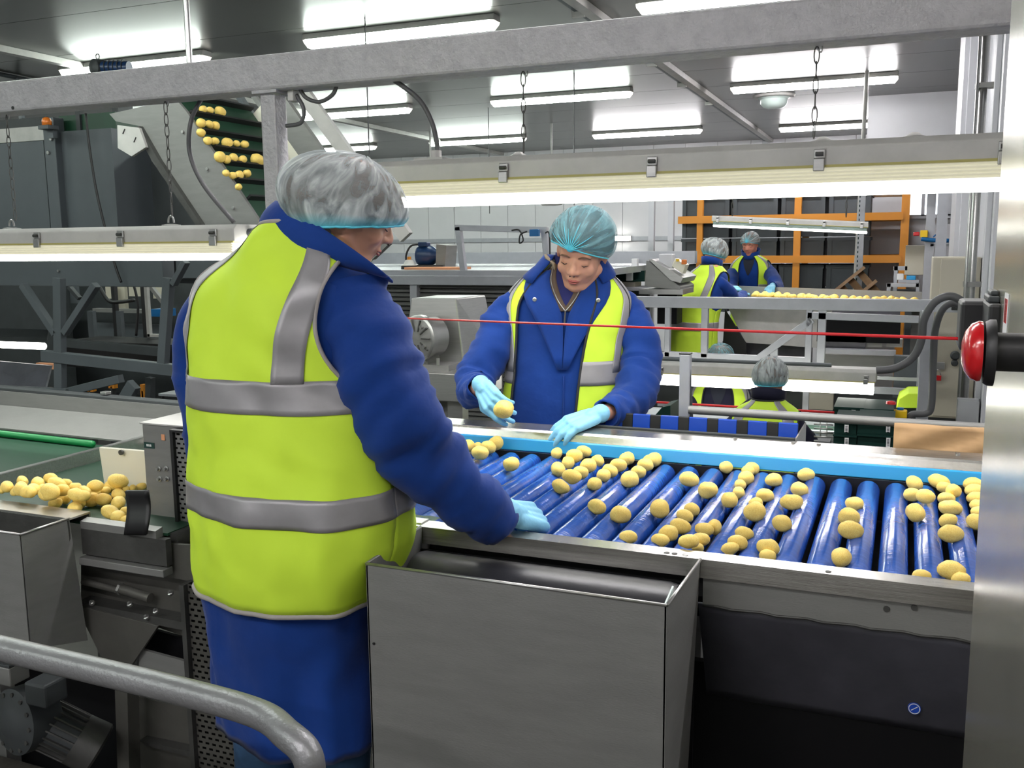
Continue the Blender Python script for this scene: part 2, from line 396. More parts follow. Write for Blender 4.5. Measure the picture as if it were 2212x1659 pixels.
for (x, y) in ((-1.05, 2.9), (-4, 2.9), (-7, 2.9), (-10, 2.9), (-1.05, -1.2), (-4, -1.2), (-10, 7.3), (-10, 11.2), (1.8, 2.9), (1.8, -1.2), (-7, -1.2), (-2.5, -2.6)):  # unseen rows carried on, with more added behind the camera for frontal light
    batten(x, y, ZC, 1.8, 'tube_green' if x < -3 else 'tube_pink', 'ceiling tube light unseen outside the picture, added beyond the visible rows', 'ceiling lights outside the frame')
# thin suspension rods / wires from the ceiling
for (px, py, y, z0, lb) in ((787, 0, 6.9, 2.0, 'thin wire hanging from the ceiling in front of the nearest tube light'), (1240, 140, 10, 1.9, 'thin wire hanging from the ceiling left of the centre tube lights'),
                       (1055, 270, 12, 1.9, 'short thin wire hanging behind the small chain')):
    p = at(px, py, y=y); single('hanging_wire', MB().cyl((p.x, y, z0), (p.x, y, ZC), .006, n=6), 'cable', lb, 'wire')
p = at(403, 25, y=4.6); single('hanger_rod', MB().cyl((p.x, 4.6, 2.4), (p.x, 4.6, ZC), .018, n=12), 'steel', 'upright steel rod from the ceiling crossing the left tube light', 'rod', sm=40)
p = at(1862, 260, y=11.3); single('hanger_rod', MB().cyl((p.x, 11.3, .9), (p.x+.03, 11.3, ZC), .022, n=10), 'housing', 'slim pale rod dropping from the right tube light to the rack', 'rod', sm=40)

# ---------------------------------------------------------------- platforms
for (lo, hi, lb) in (((-4.6, -1.2, -.06), (.1, 1.85, 0), 'walkway platform under the man in front of the roller table'), ((-1.62, 3.05, -.06), (-.45, 3.95, 0), 'walkway platform under the woman behind the roller table'),
                 ((-2.4, 7.2, -.1), (.2, 8.62, -.05), 'walkway platform under the near far-table worker'), ((-2.2, 9.35, -.1), (.2, 10.5, -.05), 'walkway platform under the far-table worker by the racks')):
    t = thing('walkway', ((lo[0]+hi[0])/2, (lo[1]+hi[1])/2, ZF), lb, 'platform')
    obj('deck', MB().box(lo, hi), 'platform', t, bevel=.004)
    for x in (lo[0]+.06, hi[0]-.06):
        for y in (lo[1]+.06, hi[1]-.06): obj('leg', MB().box((x-.03, y-.03, ZF), (x+.03, y+.03, lo[2])), 'grey_dark', t)

# ---------------------------------------------------------------- overhead beam, post, chains
YB = 2.5
t = thing('overhead_beam', (-1.8, YB, .0), 'thick galvanised overhead beam crossing the picture with its square post', 'beam')
obj('beam', MB().box((-4.6, YB-.05, 1.965), (1.1, YB+.05, 2.068)), 'beam', t, bevel=.008)
p = at(594, 300, y=YB)
obj('post', MB().box((p.x-.028, YB-.03, -.9), (p.x+.028, YB+.03, 1.965)), 'beam', t, bevel=.006)
obj('cap_plate', MB().box((p.x-.045, YB-.045, 1.957), (p.x+.045, YB+.045, 1.967)), 'beam', t)
hp = at(28, 233, y=YB-.05); obj('bolt_hole', MB().cyl((hp.x, YB-.0515, hp.z), (hp.x, YB-.04, hp.z), .006, n=10), 'black', t)
def chain(p0, p1, label, r=.0016, pitch=.03, hook=True):
    p0 = V(p0); p1 = V(p1); L = (p1-p0).length; d = (p1-p0)/L; n = max(2, int(L/pitch)); st = L/n
    t = thing('chain', p1, label, 'chain')
    base = None
    for i in range(n):
        c = p0+d*st*(i+.5)
        if base is None:
            pts = []
            for k in range(15):
                a = 2*PI*k/14; ca, sa = math.cos(a), math.sin(a)
                pts.append(V((.0065*sa*(1 if abs(ca) < .7 else .8), 0, st*.6*ca)))
            me = MB().tube(pts, r, 6, cap=False)
            o = obj('link', me, 'steel_dark', None, sm=0); base = o
        else: o = base.copy(); COL.objects.link(o)
        o.parent = t; o.matrix_parent_inverse = Matrix.Identity(4); o.location = c-p1
        q = d.to_track_quat('Z', 'Y'); o.rotation_mode = 'QUATERNION'
        from mathutils import Quaternion
        o.rotation_quaternion = q @ Quaternion((0, 0, 1), (i % 2)*PI/2+rnd.uniform(-.5, .5)) if True else q
    if hook: obj('hook', MB().tube(crv([p0+V((0, 0, .012)), p0+V((.012, 0, .005)), p0+V((.01, 0, -.012)), p0], 4), .002, 6), 'steel', t, sm=0)
    return t
# ---------------------------------------------------------------- hanging inspection lights
def hang_light(xa, xb, y, zb, zt, label, clips, rib='hang_rib', tube='hang', wy=.075, nrib=5, endblock=None, tilt=0):
    t = thing('hanging_light', ((xa+xb)/2, y, zt), label, 'light')
    h = zt-zb; zm = zb+h*.52
    def Z(x): return (x-(xa+xb)/2)*tilt
    def ex(x0, x1, pts): 
        return MB().add([(x0, y+a, b+Z(x0)) for a, b in pts]+[(x1, y+a, b+Z(x1)) for a, b in pts], [tuple(range(len(pts)))[::-1], tuple(range(len(pts), 2*len(pts)))]+[(i, (i+1) % len(pts), len(pts)+(i+1) % len(pts), len(pts)+i) for i in range(len(pts))])
    obj('housing', ex(xa, xb, [(-wy*.8, zt), (-wy, zt-h*.12), (-wy, zm), (wy, zm), (wy, zt-h*.12), (wy*.8, zt)]), 'housing', t, bevel=.003)
    obj('gasket', ex(xa+.003, xb-.003, [(-wy-.003, zm-.003), (-wy-.003, zm+.003), (wy+.003, zm+.003), (wy+.003, zm-.003)]), 'gasket', t)
    # ribbed diffuser
    zr = zb+h*.19; pts = [(-wy*.96, zm-.003)]
    for i in range(nrib):
        za = zm-.003-(zm-zr)*(i+.25)/nrib; zb2 = zm-.003-(zm-zr)*(i+.75)/nrib
        pts += [(-wy*.96-.003, za), (-wy*.93+.003, zb2)]
    pts += [(-wy*.92, zr)]
    full = pts+[(-a, b) for a, b in reversed(pts)]
    obj('diffuser', ex(xa+.012, xb-.012, full), rib, t)
    obj('tube', ex(xa+.012, xb-.012, [(-wy*.92, zr-.0005), (-wy*.86, zb+.008), (-wy*.6, zb), (wy*.6, zb), (wy*.86, zb+.008), (wy*.92, zr-.0005)]), tube, t, label='glowing lower half of the diffuser')
    for cx in clips:
        c = obj('clip', MB().box((cx-.013, y-wy-.012, zm-.012+Z(cx)), (cx+.013, y-wy-.002, zm+.018+Z(cx))).box((cx-.012, y-wy-.008, zm+.018+Z(cx)), (cx+.014, y-wy-.001, zm+.04+Z(cx))), 'steel', t, bevel=.002)
        obj('spring', MB().cyl((cx-.008, y-wy-.012, zm+.028+Z(cx)), (cx+.01, y-wy-.012, zm+.028+Z(cx)), .005, n=8), 'steel_dark', c)
    return t
cx_r = [at(px, 345, y=YB-.07).x for px in (1090, 1410, 1770, 2168)]
L1 = hang_light(-1.5, .222, YB, 1.608, 1.735, 'long ribbed lamp hanging over the roller table, right of the hairnet', cx_r+[-1.42])
cx_l = [at(px, 515, y=YB-.07).x for px in (85, 265, 465)]
L2 = hang_light(-3.6, -1.935, YB, 1.455, 1.567, 'long ribbed lamp hanging at left behind the man', cx_l+[-3.3])
obj('end_block', MB().box((-1.93, YB-.07, 1.455), (-1.905, YB+.07, 1.5)), 'hang', L2)
obj('cable_gland', MB().cyl((-1.935, YB, 1.54), (-1.9, YB, 1.545), .014).cyl((-1.9, YB, 1.545), (-1.87, YB, 1.54), .009), 'grey_dark', L2, sm=40)
obj('gland_box', MB().box((-1.31, YB-.05, 1.735), (-1.22, YB+.05, 1.742)).cyl((-1.265, YB, 1.735), (-1.265, YB, 1.765), .016), 'housing', L1, sm=30)
for px in (1777, 1120, 1975):
    q = at(px, 300, y=YB); obj('bracket', MB().lathe((q.x, YB, 1.732), (0, 0, 1), [(0, .034), (.006, .034), (.01, .02), (.018, .008)]), 'housing', L1, sm=40)
for px in (370, 25):
    q = at(px, 485, y=YB); obj('hook_eye', MB().lathe((q.x, YB, 1.565), (0, 0, 1), [(0, .03), (.006, .03), (.009, .012)]).tube([V((q.x+.012*math.cos(a), YB, 1.578+.022*math.sin(a))) for a in [PI*k/8 for k in range(9)]], .0035, 6), 'steel', L2, sm=40)
for (pt, zb, lb) in (((1130, 150), 1.75, 'small-link chain holding the right hanging lamp, left one of its two'), ((1765, 100), 1.75, 'small-link chain holding the right hanging lamp, right one'),
                    ((357, 225), 1.6, 'chain of the left hanging lamp, in front of the steel elevator side'), ((15, 262), 1.6, 'chain of the left hanging lamp at the left edge of the photo')):
    q = at(*pt, y=YB); chain((q.x, YB, 1.962), (q.x, YB, zb), lb, pitch=.034)
# cables from beam to lamp
p = [at(850, 172, y=YB), at(905, 215, y=YB), at(935, 270, y=YB), at(947, 332, y=YB)]
single('cable', MB().tube(crv(p), .0072, 10), 'cable', 'thick grey cable curving from the beam down to the right hanging lamp', 'cable', sm=0)
p = [at(440, 205, y=YB+.06), at(413, 260, y=YB), at(410, 330, y=YB), at(440, 400, y=YB), at(505, 480, y=YB)]
single('cable', MB().tube(crv(p), .0072, 10), 'cable', 'thick grey cable curving down in front of the potato elevator', 'cable', sm=0)
p = [at(645, 185, y=YB), at(660, 210, y=YB), at(690, 220, y=YB), at(718, 205, y=YB), at(728, 182, y=YB)]
single('cable', MB().tube(crv(p), .0062, 10), 'cable', 'grey cable loop sagging under the beam right of the post', 'cable', sm=0)
p = [at(640, 205, y=YB), at(656, 235, y=YB), at(650, 265, y=YB), at(618, 272, y=YB)]
single('cable', MB().tube(crv(p), .0062, 10), 'cable', 'short grey cable hooking down beside the beam post', 'cable', sm=0)
q = at(636, 205, y=YB); single('junction_clip', MB().box((q.x-.012, YB-.02, q.z-.02), (q.x+.008, YB+.02, 1.965)), 'housing', 'small white cable clip under the beam beside the post', 'clip', bevel=.003)
# ---------------------------------------------------------------- roller sorting table
ZT = .85
XA, XB = -1.62, .62
tb = thing('roller_table', (-.5, 2.4, ZF), 'long stainless sorting table with blue rollers between the two nearest people', 'conveyor')
def profx(x0, x1, pts): return MB().prism([(x0, a, b) for a, b in pts], (x1-x0, 0, 0))
obj('side_rail', profx(-1.30, XB, [(1.885, .85), (1.935, .85), (1.935, .842), (1.893, .842), (1.893, .81), (1.885, .81)]), 'steel_long', tb, label='bright stainless near edge rail')
obj('side_panel', profx(-.36, XB, [(1.90, .845), (1.906, .845), (1.906, .745), (1.90, .745)]), 'steel_dull', tb)
obj('weld_seam', MB().tube([(-.36+i*.03, 1.9, .745+.002*math.sin(i*2.1)) for i in range(34)], .003, 6), 'steel_dark', tb, sm=0)
obj('back_rail', profx(-1.75, XB, [(2.80, .872), (2.808, .893), (2.816, .899), (2.87, .909), (2.87, .86), (2.866, .86), (2.866, .902), (2.82, .893), (2.813, .888), (2.806, .868)]), 'steel_long', tb, label='broad bright stainless far rail')
obj('guide_strip', profx(-1.75, XB, [(2.784, .834), (2.794, .869), (2.803, .873), (2.803, .83)]), 'strip_blue', tb, bevel=.002, label='sky-blue plastic strip along the far rail')
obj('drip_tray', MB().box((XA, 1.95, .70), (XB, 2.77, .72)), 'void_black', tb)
obj('frame_bar', MB().box((-1.62, 1.945, .72), (XB, 1.95, .835)).box((-1.62, 2.765, .72), (XB, 2.77, .835)), 'black', tb)
for x in (-1.55, -.55, .45):
    for y in (1.97, 2.76): obj('leg', MB().box((x-.03, y-.03, ZF), (x+.03, y+.03, .70)), 'steel_dull', tb)
# black rubber sheet curling under the near edge
rows = []
for i in range(12):
    t = i/11; z = .748-.26*t; y = 1.905+.03*math.sin(t*PI)-.0*t+(.12*t*t)
    rows.append([(-.37+x*.1, y, z) for x in range(11)])
obj('rubber_skirt', MB().grid(rows), 'black_rubber', tb, sm=0, solid=.004)
obj('dark_sheet', MB().box((-.42, 2.03, -.9), (XB, 2.05, .56)), 'void_black', tb)  # black panel painted in for the unlit void below
s = at(1975, 1531, y=1.985)
obj('round_sticker', MB().cyl((s.x, 1.985, s.z), (s.x, 2.01, s.z), .0125, n=24), 'cleat_blue', tb, label='small round blue sticker')
obj('sticker_ring', MB().tube([(s.x+.0105*math.cos(a), 1.9845, s.z+.0105*math.sin(a)) for a in [2*PI*k/20 for k in range(21)]], .0009, 5), 'label_white', tb)
obj('sticker_ring', MB().beam((s.x-.006, 1.9845, s.z-.004), (s.x+.006, 1.9845, s.z+.005), .0012, .0012), 'label_white', tb)
for i, px in enumerate((1440, 1457, 1480, 1788)):
    p = at(px, 1193+(px-1440)*.133, z=.851); obj('bolt', MB().lathe((p.x, min(max(p.y, 1.9), 1.925), .849), (0, 0, 1), [(0, .006), (.002, .006), (.003, .003)], 10), 'steel_dark' if i != 2 else 'steel', tb, sm=30)
for px, py in ((1975, 1312), (1915, 1315)):
    p = at(px, py, y=1.9); obj('bolt', MB().cyl((p.x, 1.9, p.z), (p.x, 1.896, p.z), .006, n=10), 'steel_dark', tb)
for px in (1560, 1760, 2070, 1700):
    p = at(px, 970, z=.921); obj('bolt', MB().cyl((p.x, 2.855, .905), (p.x, 2.855, .909), .006, n=10), 'steel', tb)
# rollers
PIT = .0715
xr0 = at(1933, 1140, z=.84).x
base = None; RX = []
for i in range(-19, 9):
    x = xr0+i*PIT; RX.append(x)
    if base is None:
        mb = MB().lathe((0, 1.952, 0), (0, 1, 0), [(0, .012), (.012, .012), (.013, .027), (.018, .0295), (.788, .0295), (.795, .027), (.797, .012), (.811, .012)], 28)
        base = obj('roller', mb, 'roller_blue', tb, sm=30); o = base
    else: o = base.copy(); COL.objects.link(o)
    o.matrix_parent_inverse = Matrix.Translation(-V(tb.location)); o.location = (x, 0, .808)
    o.rotation_euler = (0, 0, 0)
ZR = .808+.0295

# potatoes
PM = []
for k in range(7):
    mb = MB().ell((0, 0, 0), (1, .88, .85), nu=16, nv=12)
    vs = []
    for v in mb.v:
        n = noise.noise(v*1.1+V((k*7.3, 0, 0)))*.16+noise.noise(v*2.6+V((0, k*5.1, 0)))*.05
        bend = .10*math.sin(k*2.+v.x*1.5)*(1-abs(v.x))
        vs.append(V((v.x*(1+.5*n), v.y*(1+n)+bend, v.z*(1+n))))
    mb.v = vs; me = bpy.data.meshes.new('potato'); me.from_pydata([tuple(p) for p in mb.v], [], mb.f)
    bm = bmesh.new(); bm.from_mesh(me); bmesh.ops.remove_doubles(bm, verts=bm.verts, dist=1e-4); bmesh.ops.recalc_face_normals(bm, faces=bm.faces); bm.to_mesh(me); bm.free()
    me.materials.append(M['potato']); smooth(me); PM.append(me)
def potato(p, L, ang=None, asp=None, label='', group=None, tilt=0):
    o = link(bpy.data.objects.new('potato', rnd.choice(PM))); o.location = p
    s = L/2; a = asp or rnd.uniform(.88, 1.02); o.scale = (s, s*a, s*a)
    o.rotation_euler = (rnd.uniform(0, 6.28), tilt+rnd.uniform(-.25, .25), ang if ang is not None else rnd.uniform(0, 3.14))
    return setp(o, label, 'potato', group)
c1 = lambda x, y: (960+x/3.687, 900+y/3.687)
c2 = lambda x, y: (1500+x/3.456, 960+y/3.456)
CLU = [
 ('potatoes in the short row beside the man\'s raised sleeve', 'yellow potato in the short row at the far left end of the rollers', c1, 3.687, [(192, 232, 95, 100), (282, 290, 125, 110), (350, 240, 115, 100), (435, 200, 105, 115), (392, 185, 90, 80)]),
 (None, 'single potato alone on the rollers beside the man\'s sleeve', c1, 3.687, [(533, 378, 125, 115)]),
 (None, 'single small potato against the blue strip below the woman\'s resting hand', c1, 3.687, [(893, 293, 95, 110)]),
 ('potatoes in the first long row right of the resting hand', 'yellow potato in the first slanting row right of the woman\'s resting hand', c1, 3.687, [(908, 420, 120, 120), (985, 370, 105, 105), (1035, 315, 115, 110), (1110, 275, 110, 90), (1140, 275, 80, 80)]),
 ('potatoes in the second long row', 'yellow potato in the second slanting row right of the woman\'s resting hand', c1, 3.687, [(925, 560, 150, 105), (1015, 480, 135, 115), (1085, 445, 110, 105), (1145, 390, 120, 110), (1220, 350, 100, 95)]),
 ('potatoes in the third long row', 'yellow potato in the third slanting row, ending at the blue strip', c1, 3.687, [(1198, 537, 120, 120), (1265, 470, 110, 110), (1320, 430, 115, 105), (1385, 385, 125, 105), (1440, 340, 100, 100), (1485, 315, 100, 110)]),
 ('potatoes in the fourth long row', 'yellow potato in the fourth slanting row, below the striped belt end', c1, 3.687, [(1475, 500, 125, 130), (1545, 440, 115, 110), (1600, 385, 115, 100), (1690, 320, 115, 110), (1640, 345, 95, 90)]),
 (None, 'potato alone in mid rollers, left of two lone ones near the gloved fist', c1, 3.687, [(1215, 715, 150, 120)]),
 (None, 'round potato alone on the rollers between fist and near rail', c1, 3.687, [(1400, 780, 150, 140)]),
 (None, 'potato alone beyond the two lone ones, on upper middle rollers', c1, 3.687, [(1950, 500, 140, 120)]),
 (None, 'potato alone on the rollers above the long middle cluster', c1, 3.687, [(2100, 580, 145, 130)]),
 (None, 'potato alone left of the cluster that climbs from the near rail', c1, 3.687, [(1713, 735, 140, 150)]),
 ('potatoes climbing from the near rail', 'yellow potato in the cluster climbing from the near rail, left one of two', c1, 3.687, [(1970, 740, 115, 110), (1915, 790, 125, 105), (1880, 870, 150, 125), (1785, 930, 140, 125), (1720, 985, 150, 95)]),
 (None, 'potato half hidden by the near rail, nearest the steel bin', c1, 3.687, [(1465, 960, 150, 95)]),
 ('potatoes heaped at the near rail above the bin corner', 'yellow potato in the heap at the near rail by the bin corner', c1, 3.687, [(2150, 880, 115, 120), (2070, 900, 140, 110), (2040, 980, 140, 110), (1940, 1000, 160, 110), (2015, 1050, 110, 60)]),
 (None, 'small potato against the blue strip in the middle of the table', c2, 3.456, [(252, 150, 92, 82)]),
 ('potatoes in the broken row down from the middle of the blue strip', 'yellow potato in the broken row below the middle of the blue strip', c2, 3.456, [(440, 165, 98, 90), (400, 200, 85, 90), (385, 250, 108, 98), (345, 305, 85, 88), (330, 360, 90, 90), (262, 415, 118, 128)]),
 (None, 'potato alone right of the broken row, upper one', c2, 3.456, [(592, 268, 118, 108)]),
 (None, 'potato alone right of the broken row, lower one', c2, 3.456, [(525, 380, 116, 110)]),
 ('pair of touching potatoes in mid table', 'yellow potato of the big touching pair in mid table', c2, 3.456, [(450, 500, 150, 140), (458, 440, 95, 80)]),
 (None, 'potato alone near the blue strip, uppermost of the right-middle three', c2, 3.456, [(833, 225, 112, 104)]),
 ('right-middle pair', 'yellow potato of the slanting pair right of mid table', c2, 3.456, [(785, 335, 118, 105), (725, 427, 150, 125)]),
 ('potatoes in the lower row by the near rail', 'yellow potato in the small row at the near rail right of the bin', c2, 3.456, [(372, 662, 140, 98), (320, 735, 135, 125), (265, 775, 125, 100)]),
 (None, 'potato alone with a pointed end, low in the right-middle rollers', c2, 3.456, [(652, 590, 132, 130)]),
 ('stacked pair at the near rail', 'yellow potato of the pair stacked against the near rail', c2, 3.456, [(550, 770, 160, 125), (545, 835, 140, 70)]),
 ('three potatoes on one right roller', 'yellow potato in the line of three on a right-hand roller', c2, 3.456, [(1195, 442, 122, 110), (1155, 540, 140, 125), (1168, 640, 162, 138)]),
 (None, 'big potato alone near the near rail on the right', c2, 3.456, [(1100, 845, 155, 160)]),
 ('four potatoes left of the long right row', 'yellow potato in the group of four near the right end of the strip', c2, 3.456, [(1643, 290, 112, 108), (1625, 375, 108, 105), (1725, 390, 116, 112), (1650, 510, 138, 165)]),
 ('long right-hand row of potatoes', 'yellow potato in the long row near the right end of the table', c2, 3.456, [(1825, 265, 145, 110), (1870, 320, 108, 90), (1935, 350, 105, 95), (1880, 400, 118, 95), (1910, 475, 160, 110), (1895, 570, 138, 95), (1915, 665, 160, 135)]),
 ('row of potatoes beside the steel cabinet', 'yellow potato in the last row, partly hidden by the steel cabinet', c2, 3.456, [(2085, 295, 150, 90), (2090, 345, 135, 90), (2105, 400, 135, 90), (2120, 455, 125, 90), (2135, 510, 128, 95), (2110, 580, 138, 125), (2200, 420, 110, 110), (2230, 520, 110, 110)]),
 ('potatoes at the near rail on the far right', 'yellow potato at the near rail just left of the steel cabinet', c2, 3.456, [(1695, 985, 145, 80), (1920, 940, 200, 130), (1990, 1015, 150, 80)]),
]
ORD = {1: [''], 2: ['farther', 'nearer'], 3: ['farthest', 'middle', 'nearest']}
for (g, lb, cf, k, lst) in CLU:
    n_l = len(lst); srt = sorted(range(n_l), key=lambda i_: lst[i_][1])
    ords = ORD.get(n_l) or (['farthest', 'second farthest', 'third farthest', 'fourth farthest', 'fifth farthest', 'sixth farthest', 'seventh farthest', 'eighth farthest'][:n_l-1]+['nearest'])
    lb0 = lb
    for i_l, (cx, cy, w_, h_) in enumerate(lst):
        lb = lb0 if n_l == 1 else lb0.replace('yellow potato', ords[srt.index(i_l)]+' yellow potato', 1)
        px, py = cf(cx, cy); L = None
        p = at(px, py, z=ZR+.012)
        dpt = (p-CAM).dot(_f); L = (w_+h_)/2/k/FPX*dpt*1.2
        # sit in the groove between two rollers, or on a roller crest
        best = min((x+PIT/2 for x in RX), key=lambda x: abs(x-p.x))
        zc = .808+math.sqrt(max((.0295+L*.46)**2-(PIT/2)**2, 1e-6)) if abs(best-p.x) < .02 else ZR+L*.42
        p = at(px, py, z=zc)
        yb = min(max(p.y, 1.952+L*.5), 2.775-L*.5)
        potato(V((p.x, yb, zc)), L*(1.06 if w_ > h_*1.15 else 1), ang=(0 if w_ > h_ else PI/2)+rnd.uniform(-.5, .5), asp=max(.8, min(w_, h_)/max(w_, h_)) if max(w_, h_) > 1.15*min(w_, h_) and min(w_, h_) > 88 else None, label=lb, group=g)

# ---------------------------------------------------------------- steel bin in front
bn = thing('steel_bin', (-.68, 1.75, ZF), 'large open stainless bin in front of the sorting table, right of the man', 'bin')
a, b, c, d = V((-.998, 1.613, .85)), V((-.37, 1.613, .85)), V((-.363, 1.883, .85)), V((-1.014, 1.883, .85))
th = .004
def sheet(p, q, r_, s_, off): return MB().prism([p, q, r_, s_], off)
obj('front_plate', sheet(a, b, b+V((0, .0, -.62)), a+V((0, .0, -.62)), (0, th, 0)), 'steel_dull', bn, bevel=.001)
obj('side_plate', sheet(b, c, c+V((-.02, -.03, -.66)), b+V((0, 0, -.62)), (-th, 0, 0)), 'steel_dull', bn)
obj('side_plate', sheet(a, d, d+V((0, -.03, -.66)), a+V((0, 0, -.62)), (th, 0, 0)), 'steel_dull', bn)
e = MB().tube([a+V((0, .002, 0)), b+V((0, .002, 0))], .0032, 8).tube([b, c], .0032, 8).tube([a, d], .0032, 8)
for q in ((a, b), (b, c), (a, d)):
    obj('folded_edge', MB().tube([q[0]+V((0, .002, 0)), q[1]], .0034, 8), 'steel', bn, sm=0)
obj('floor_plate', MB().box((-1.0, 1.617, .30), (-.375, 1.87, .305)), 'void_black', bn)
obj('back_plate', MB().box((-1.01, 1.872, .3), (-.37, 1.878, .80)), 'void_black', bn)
# black return drum seen inside the bin
obj('rubber_drum', MB().lathe((-1.0, 1.835, .725), (1, 0, 0), [(0, .078), (.012, .082), (.58, .082), (.60, .078), (.6, .02)], 36), 'drum_black', bn, sm=40)
obj('inner_flap', MB().grid([[V((-.80+.4*t, 1.63+.03*math.sin(t*3), .80+.018*t*t-s_*.12)) for t in [i/10 for i in range(11)]] for s_ in (0, .5, 1)]), 'steel_dark', bn, sm=0, solid=.004)
obj('inner_flap', MB().grid([[V((-.392-.02*s_, 1.66+.1*t, .832-s_*.14-.02*(1-t))) for t in [i/6 for i in range(7)]] for s_ in (0, .5, 1)]), 'plastic_clear', bn, sm=0, solid=.004)
for (px, py) in ((808, 1390),): 
    p = at(px, py, y=1.613); obj('rivet', MB().cyl((p.x, 1.613, p.z), (p.x, 1.611, p.z), .003, n=8), 'black', bn)
# trough with green slurry left of the bin, glimpsed between vest and sleeve
t = thing('side_trough', (-1.12, 1.95, ZF), 'small steel trough end with green scraps between the vest and the bin', 'trough')
obj('trough_body', MB().box((-1.3, 1.90, .70), (-1.02, 1.94, .853)).box((-1.3, 1.9, .7), (-1.02, 2.0, .71)), 'steel', t, bevel=.002)
gs = obj('green_scraps', MB().grid([[V((-1.3+.028*i, 1.945+.02*j, .838+.01*noise.noise(V((i*.9, j*.8, 3)))) ) for i in range(11)] for j in range(4)]), 'belt_green', t, sm=0); gs['kind'] = 'stuff'

# ---------------------------------------------------------------- near pipe guard rail
PR = .0245
P = [at(-260, 1330, z=.72), at(0, 1400, z=.72), at(330, 1482, z=.72), at(540, 1545, z=.72)]
y_r = P[1].y
pts = [V((P[0].x, y_r+.02, .72)), V((P[1].x, y_r, .72)), V((P[2].x, y_r-.012, .72)), V((P[3].x, y_r-.03, .72)), at(622, 1588, z=.716), at(662, 1628, z=.70), at(668, 1680, z=.66), at(640, 1760, z=.60)]
t = thing('guard_rail', (pts[2].x, pts[2].y, 0), 'thick grey pipe guard rail curving down at the lower left in front of the man', 'rail')
obj('pipe', MB().tube(crv(pts, 10), PR, 24), 'pipe', t, sm=0)
obj('leg', MB().cyl((pts[0].x+.05, pts[0].y, 0), (pts[0].x+.05, pts[0].y, .71), .02), 'pipe', t, sm=40)
obj('leg', MB().tube(crv([pts[-1], pts[-1]+V((-.03, -.01, -.2)), pts[-1]+V((-.03, -.01, -.6))], 6), .0235, 16), 'pipe', t, sm=0)

# ---------------------------------------------------------------- tall steel cabinet with emergency stop, right edge
XC = .108
cb = thing('steel_cabinet', (.5, 1.0, 0), 'tall polished steel cabinet at the right edge, close to the camera', 'cabinet')
obj('body', MB().box((XC, .45, -.0), (.9, 1.40, 2.6)), 'panel_mirror', cb, bevel=.004)
q = at(2190, 560, x=XC-.004)
obj('caution_label', MB().box((XC-.0015, 1.19, 1.405), (XC, 1.215, 1.432)), 'red', cb, label='small red label on the steel side')
obj('label_plate', MB().box((XC-.001, 1.185, 1.39), (XC-.0002, 1.225, 1.438)), 'label_white', cb)
# pull cord switch
s = at(2135, 700, y=1.40)
sw = thing('cord_switch', (XC-.03, 1.36, s.z-.04), 'black pull-cord switch box on the edge of the steel cabinet', 'switch')
obj('box', MB().box((.070, 1.38, 1.352), (.112, 1.46, 1.418)), 'black', sw, bevel=.005)
obj('cover', MB().box((.095, 1.27, 1.362), (.110, 1.375, 1.422)), 'black', sw, bevel=.004)
obj('ridge', MB().box((.095, 1.29, 1.422), (.108, 1.36, 1.43)).box((.098, 1.3, 1.43), (.107, 1.35, 1.436)), 'grey_dark', sw, bevel=.002)
eb = at(2150, 760, y=.98)
es = thing('stop_button', (.1, .98, eb.z), 'big red mushroom stop button on the steel cabinet, right edge', 'button')
bx = .063
obj('mushroom_head', MB().lathe((bx+.001, .98, eb.z), (1, 0, 0), [(-.012, .0005), (-.0115, .010), (-.009, .019), (-.004, .026), (.002, .0285), (.005, .028), (.006, .015)], 32), 'red', es, sm=50)
obj('collar', MB().lathe((bx+.008, .98, eb.z-.001), (1, 0, 0), [(0, .012), (0, .0285), (.004, .031), (.009, .031), (.010, .018)], 32), 'black', es, sm=40)
obj('stem', MB().lathe((bx+.016, .98, eb.z), (1, 0, 0), [(0, .018), (.03, .018), (.03, .024), (.045, .024)], 24), 'black', es, sm=40)
# red pull cord
pa = V((.085, 1.40, at(2110, 733, y=1.40).z)); pb = at(875, 687, y=2.28); dirn = (pb-pa)
pe = pa+dirn*1.9
single('pull_cord', MB().tube([pa, pa+dirn*.5+V((0, 0, -.001)), pe], .0023, 8), 'cord', 'taut red emergency pull cord running across the picture in front of the woman', 'cord', sm=0)

# ---------------------------------------------------------------- left hand conveyors
y_n = 1.79
cv = thing('feed_conveyor', (-2.1, 2.2, ZF), 'short green-belted feed conveyor with the potato heap, lower left', 'conveyor')
obj('belt', MB().box((-2.54, 1.83, .765), (-1.72, 2.72, .772)), 'belt_green', cv)
obj('side_rail', profx(-2.9, -1.99, [(1.77, .80), (1.84, .80), (1.84, .772), (1.835, .772), (1.835, .795), (1.77, .795)]), 'steel', cv, label='wide steel flange along the near edge')
obj('side_rail', profx(-1.985, -1.73, [(1.80, .785), (1.825, .79), (1.825, .765), (1.80, .765)]), 'steel_dull', cv)
obj('side_beam', MB().box((-1.985, 1.80, .695), (-1.70, 1.82, .765)), 'steel_dark', cv)
obj('side_beam', MB().box((-1.985, 1.785, .67), (-1.70, 1.82, .69)), 'steel_dull', cv, bevel=.002)
obj('divider', MB().prism([(-2.56, 1.6, .815), (-2.54, 1.6, .815), (-2.54, 1.6, .775), (-2.548, 1.6, .775), (-2.548, 1.6, .80), (-2.56, 1.6, .80)], (0, 1.12, 0)), 'steel', cv, label='long steel divider, warm with reflections')
obj('divider_face', MB().box((-2.543, 1.6, .772), (-2.538, 2.72, .813)), 'steel_long', cv)
p0 = at(226, 1056, z=.775); p1 = at(330, 1066, z=.775)
hgt = at(212, 966, y=p0.y).z
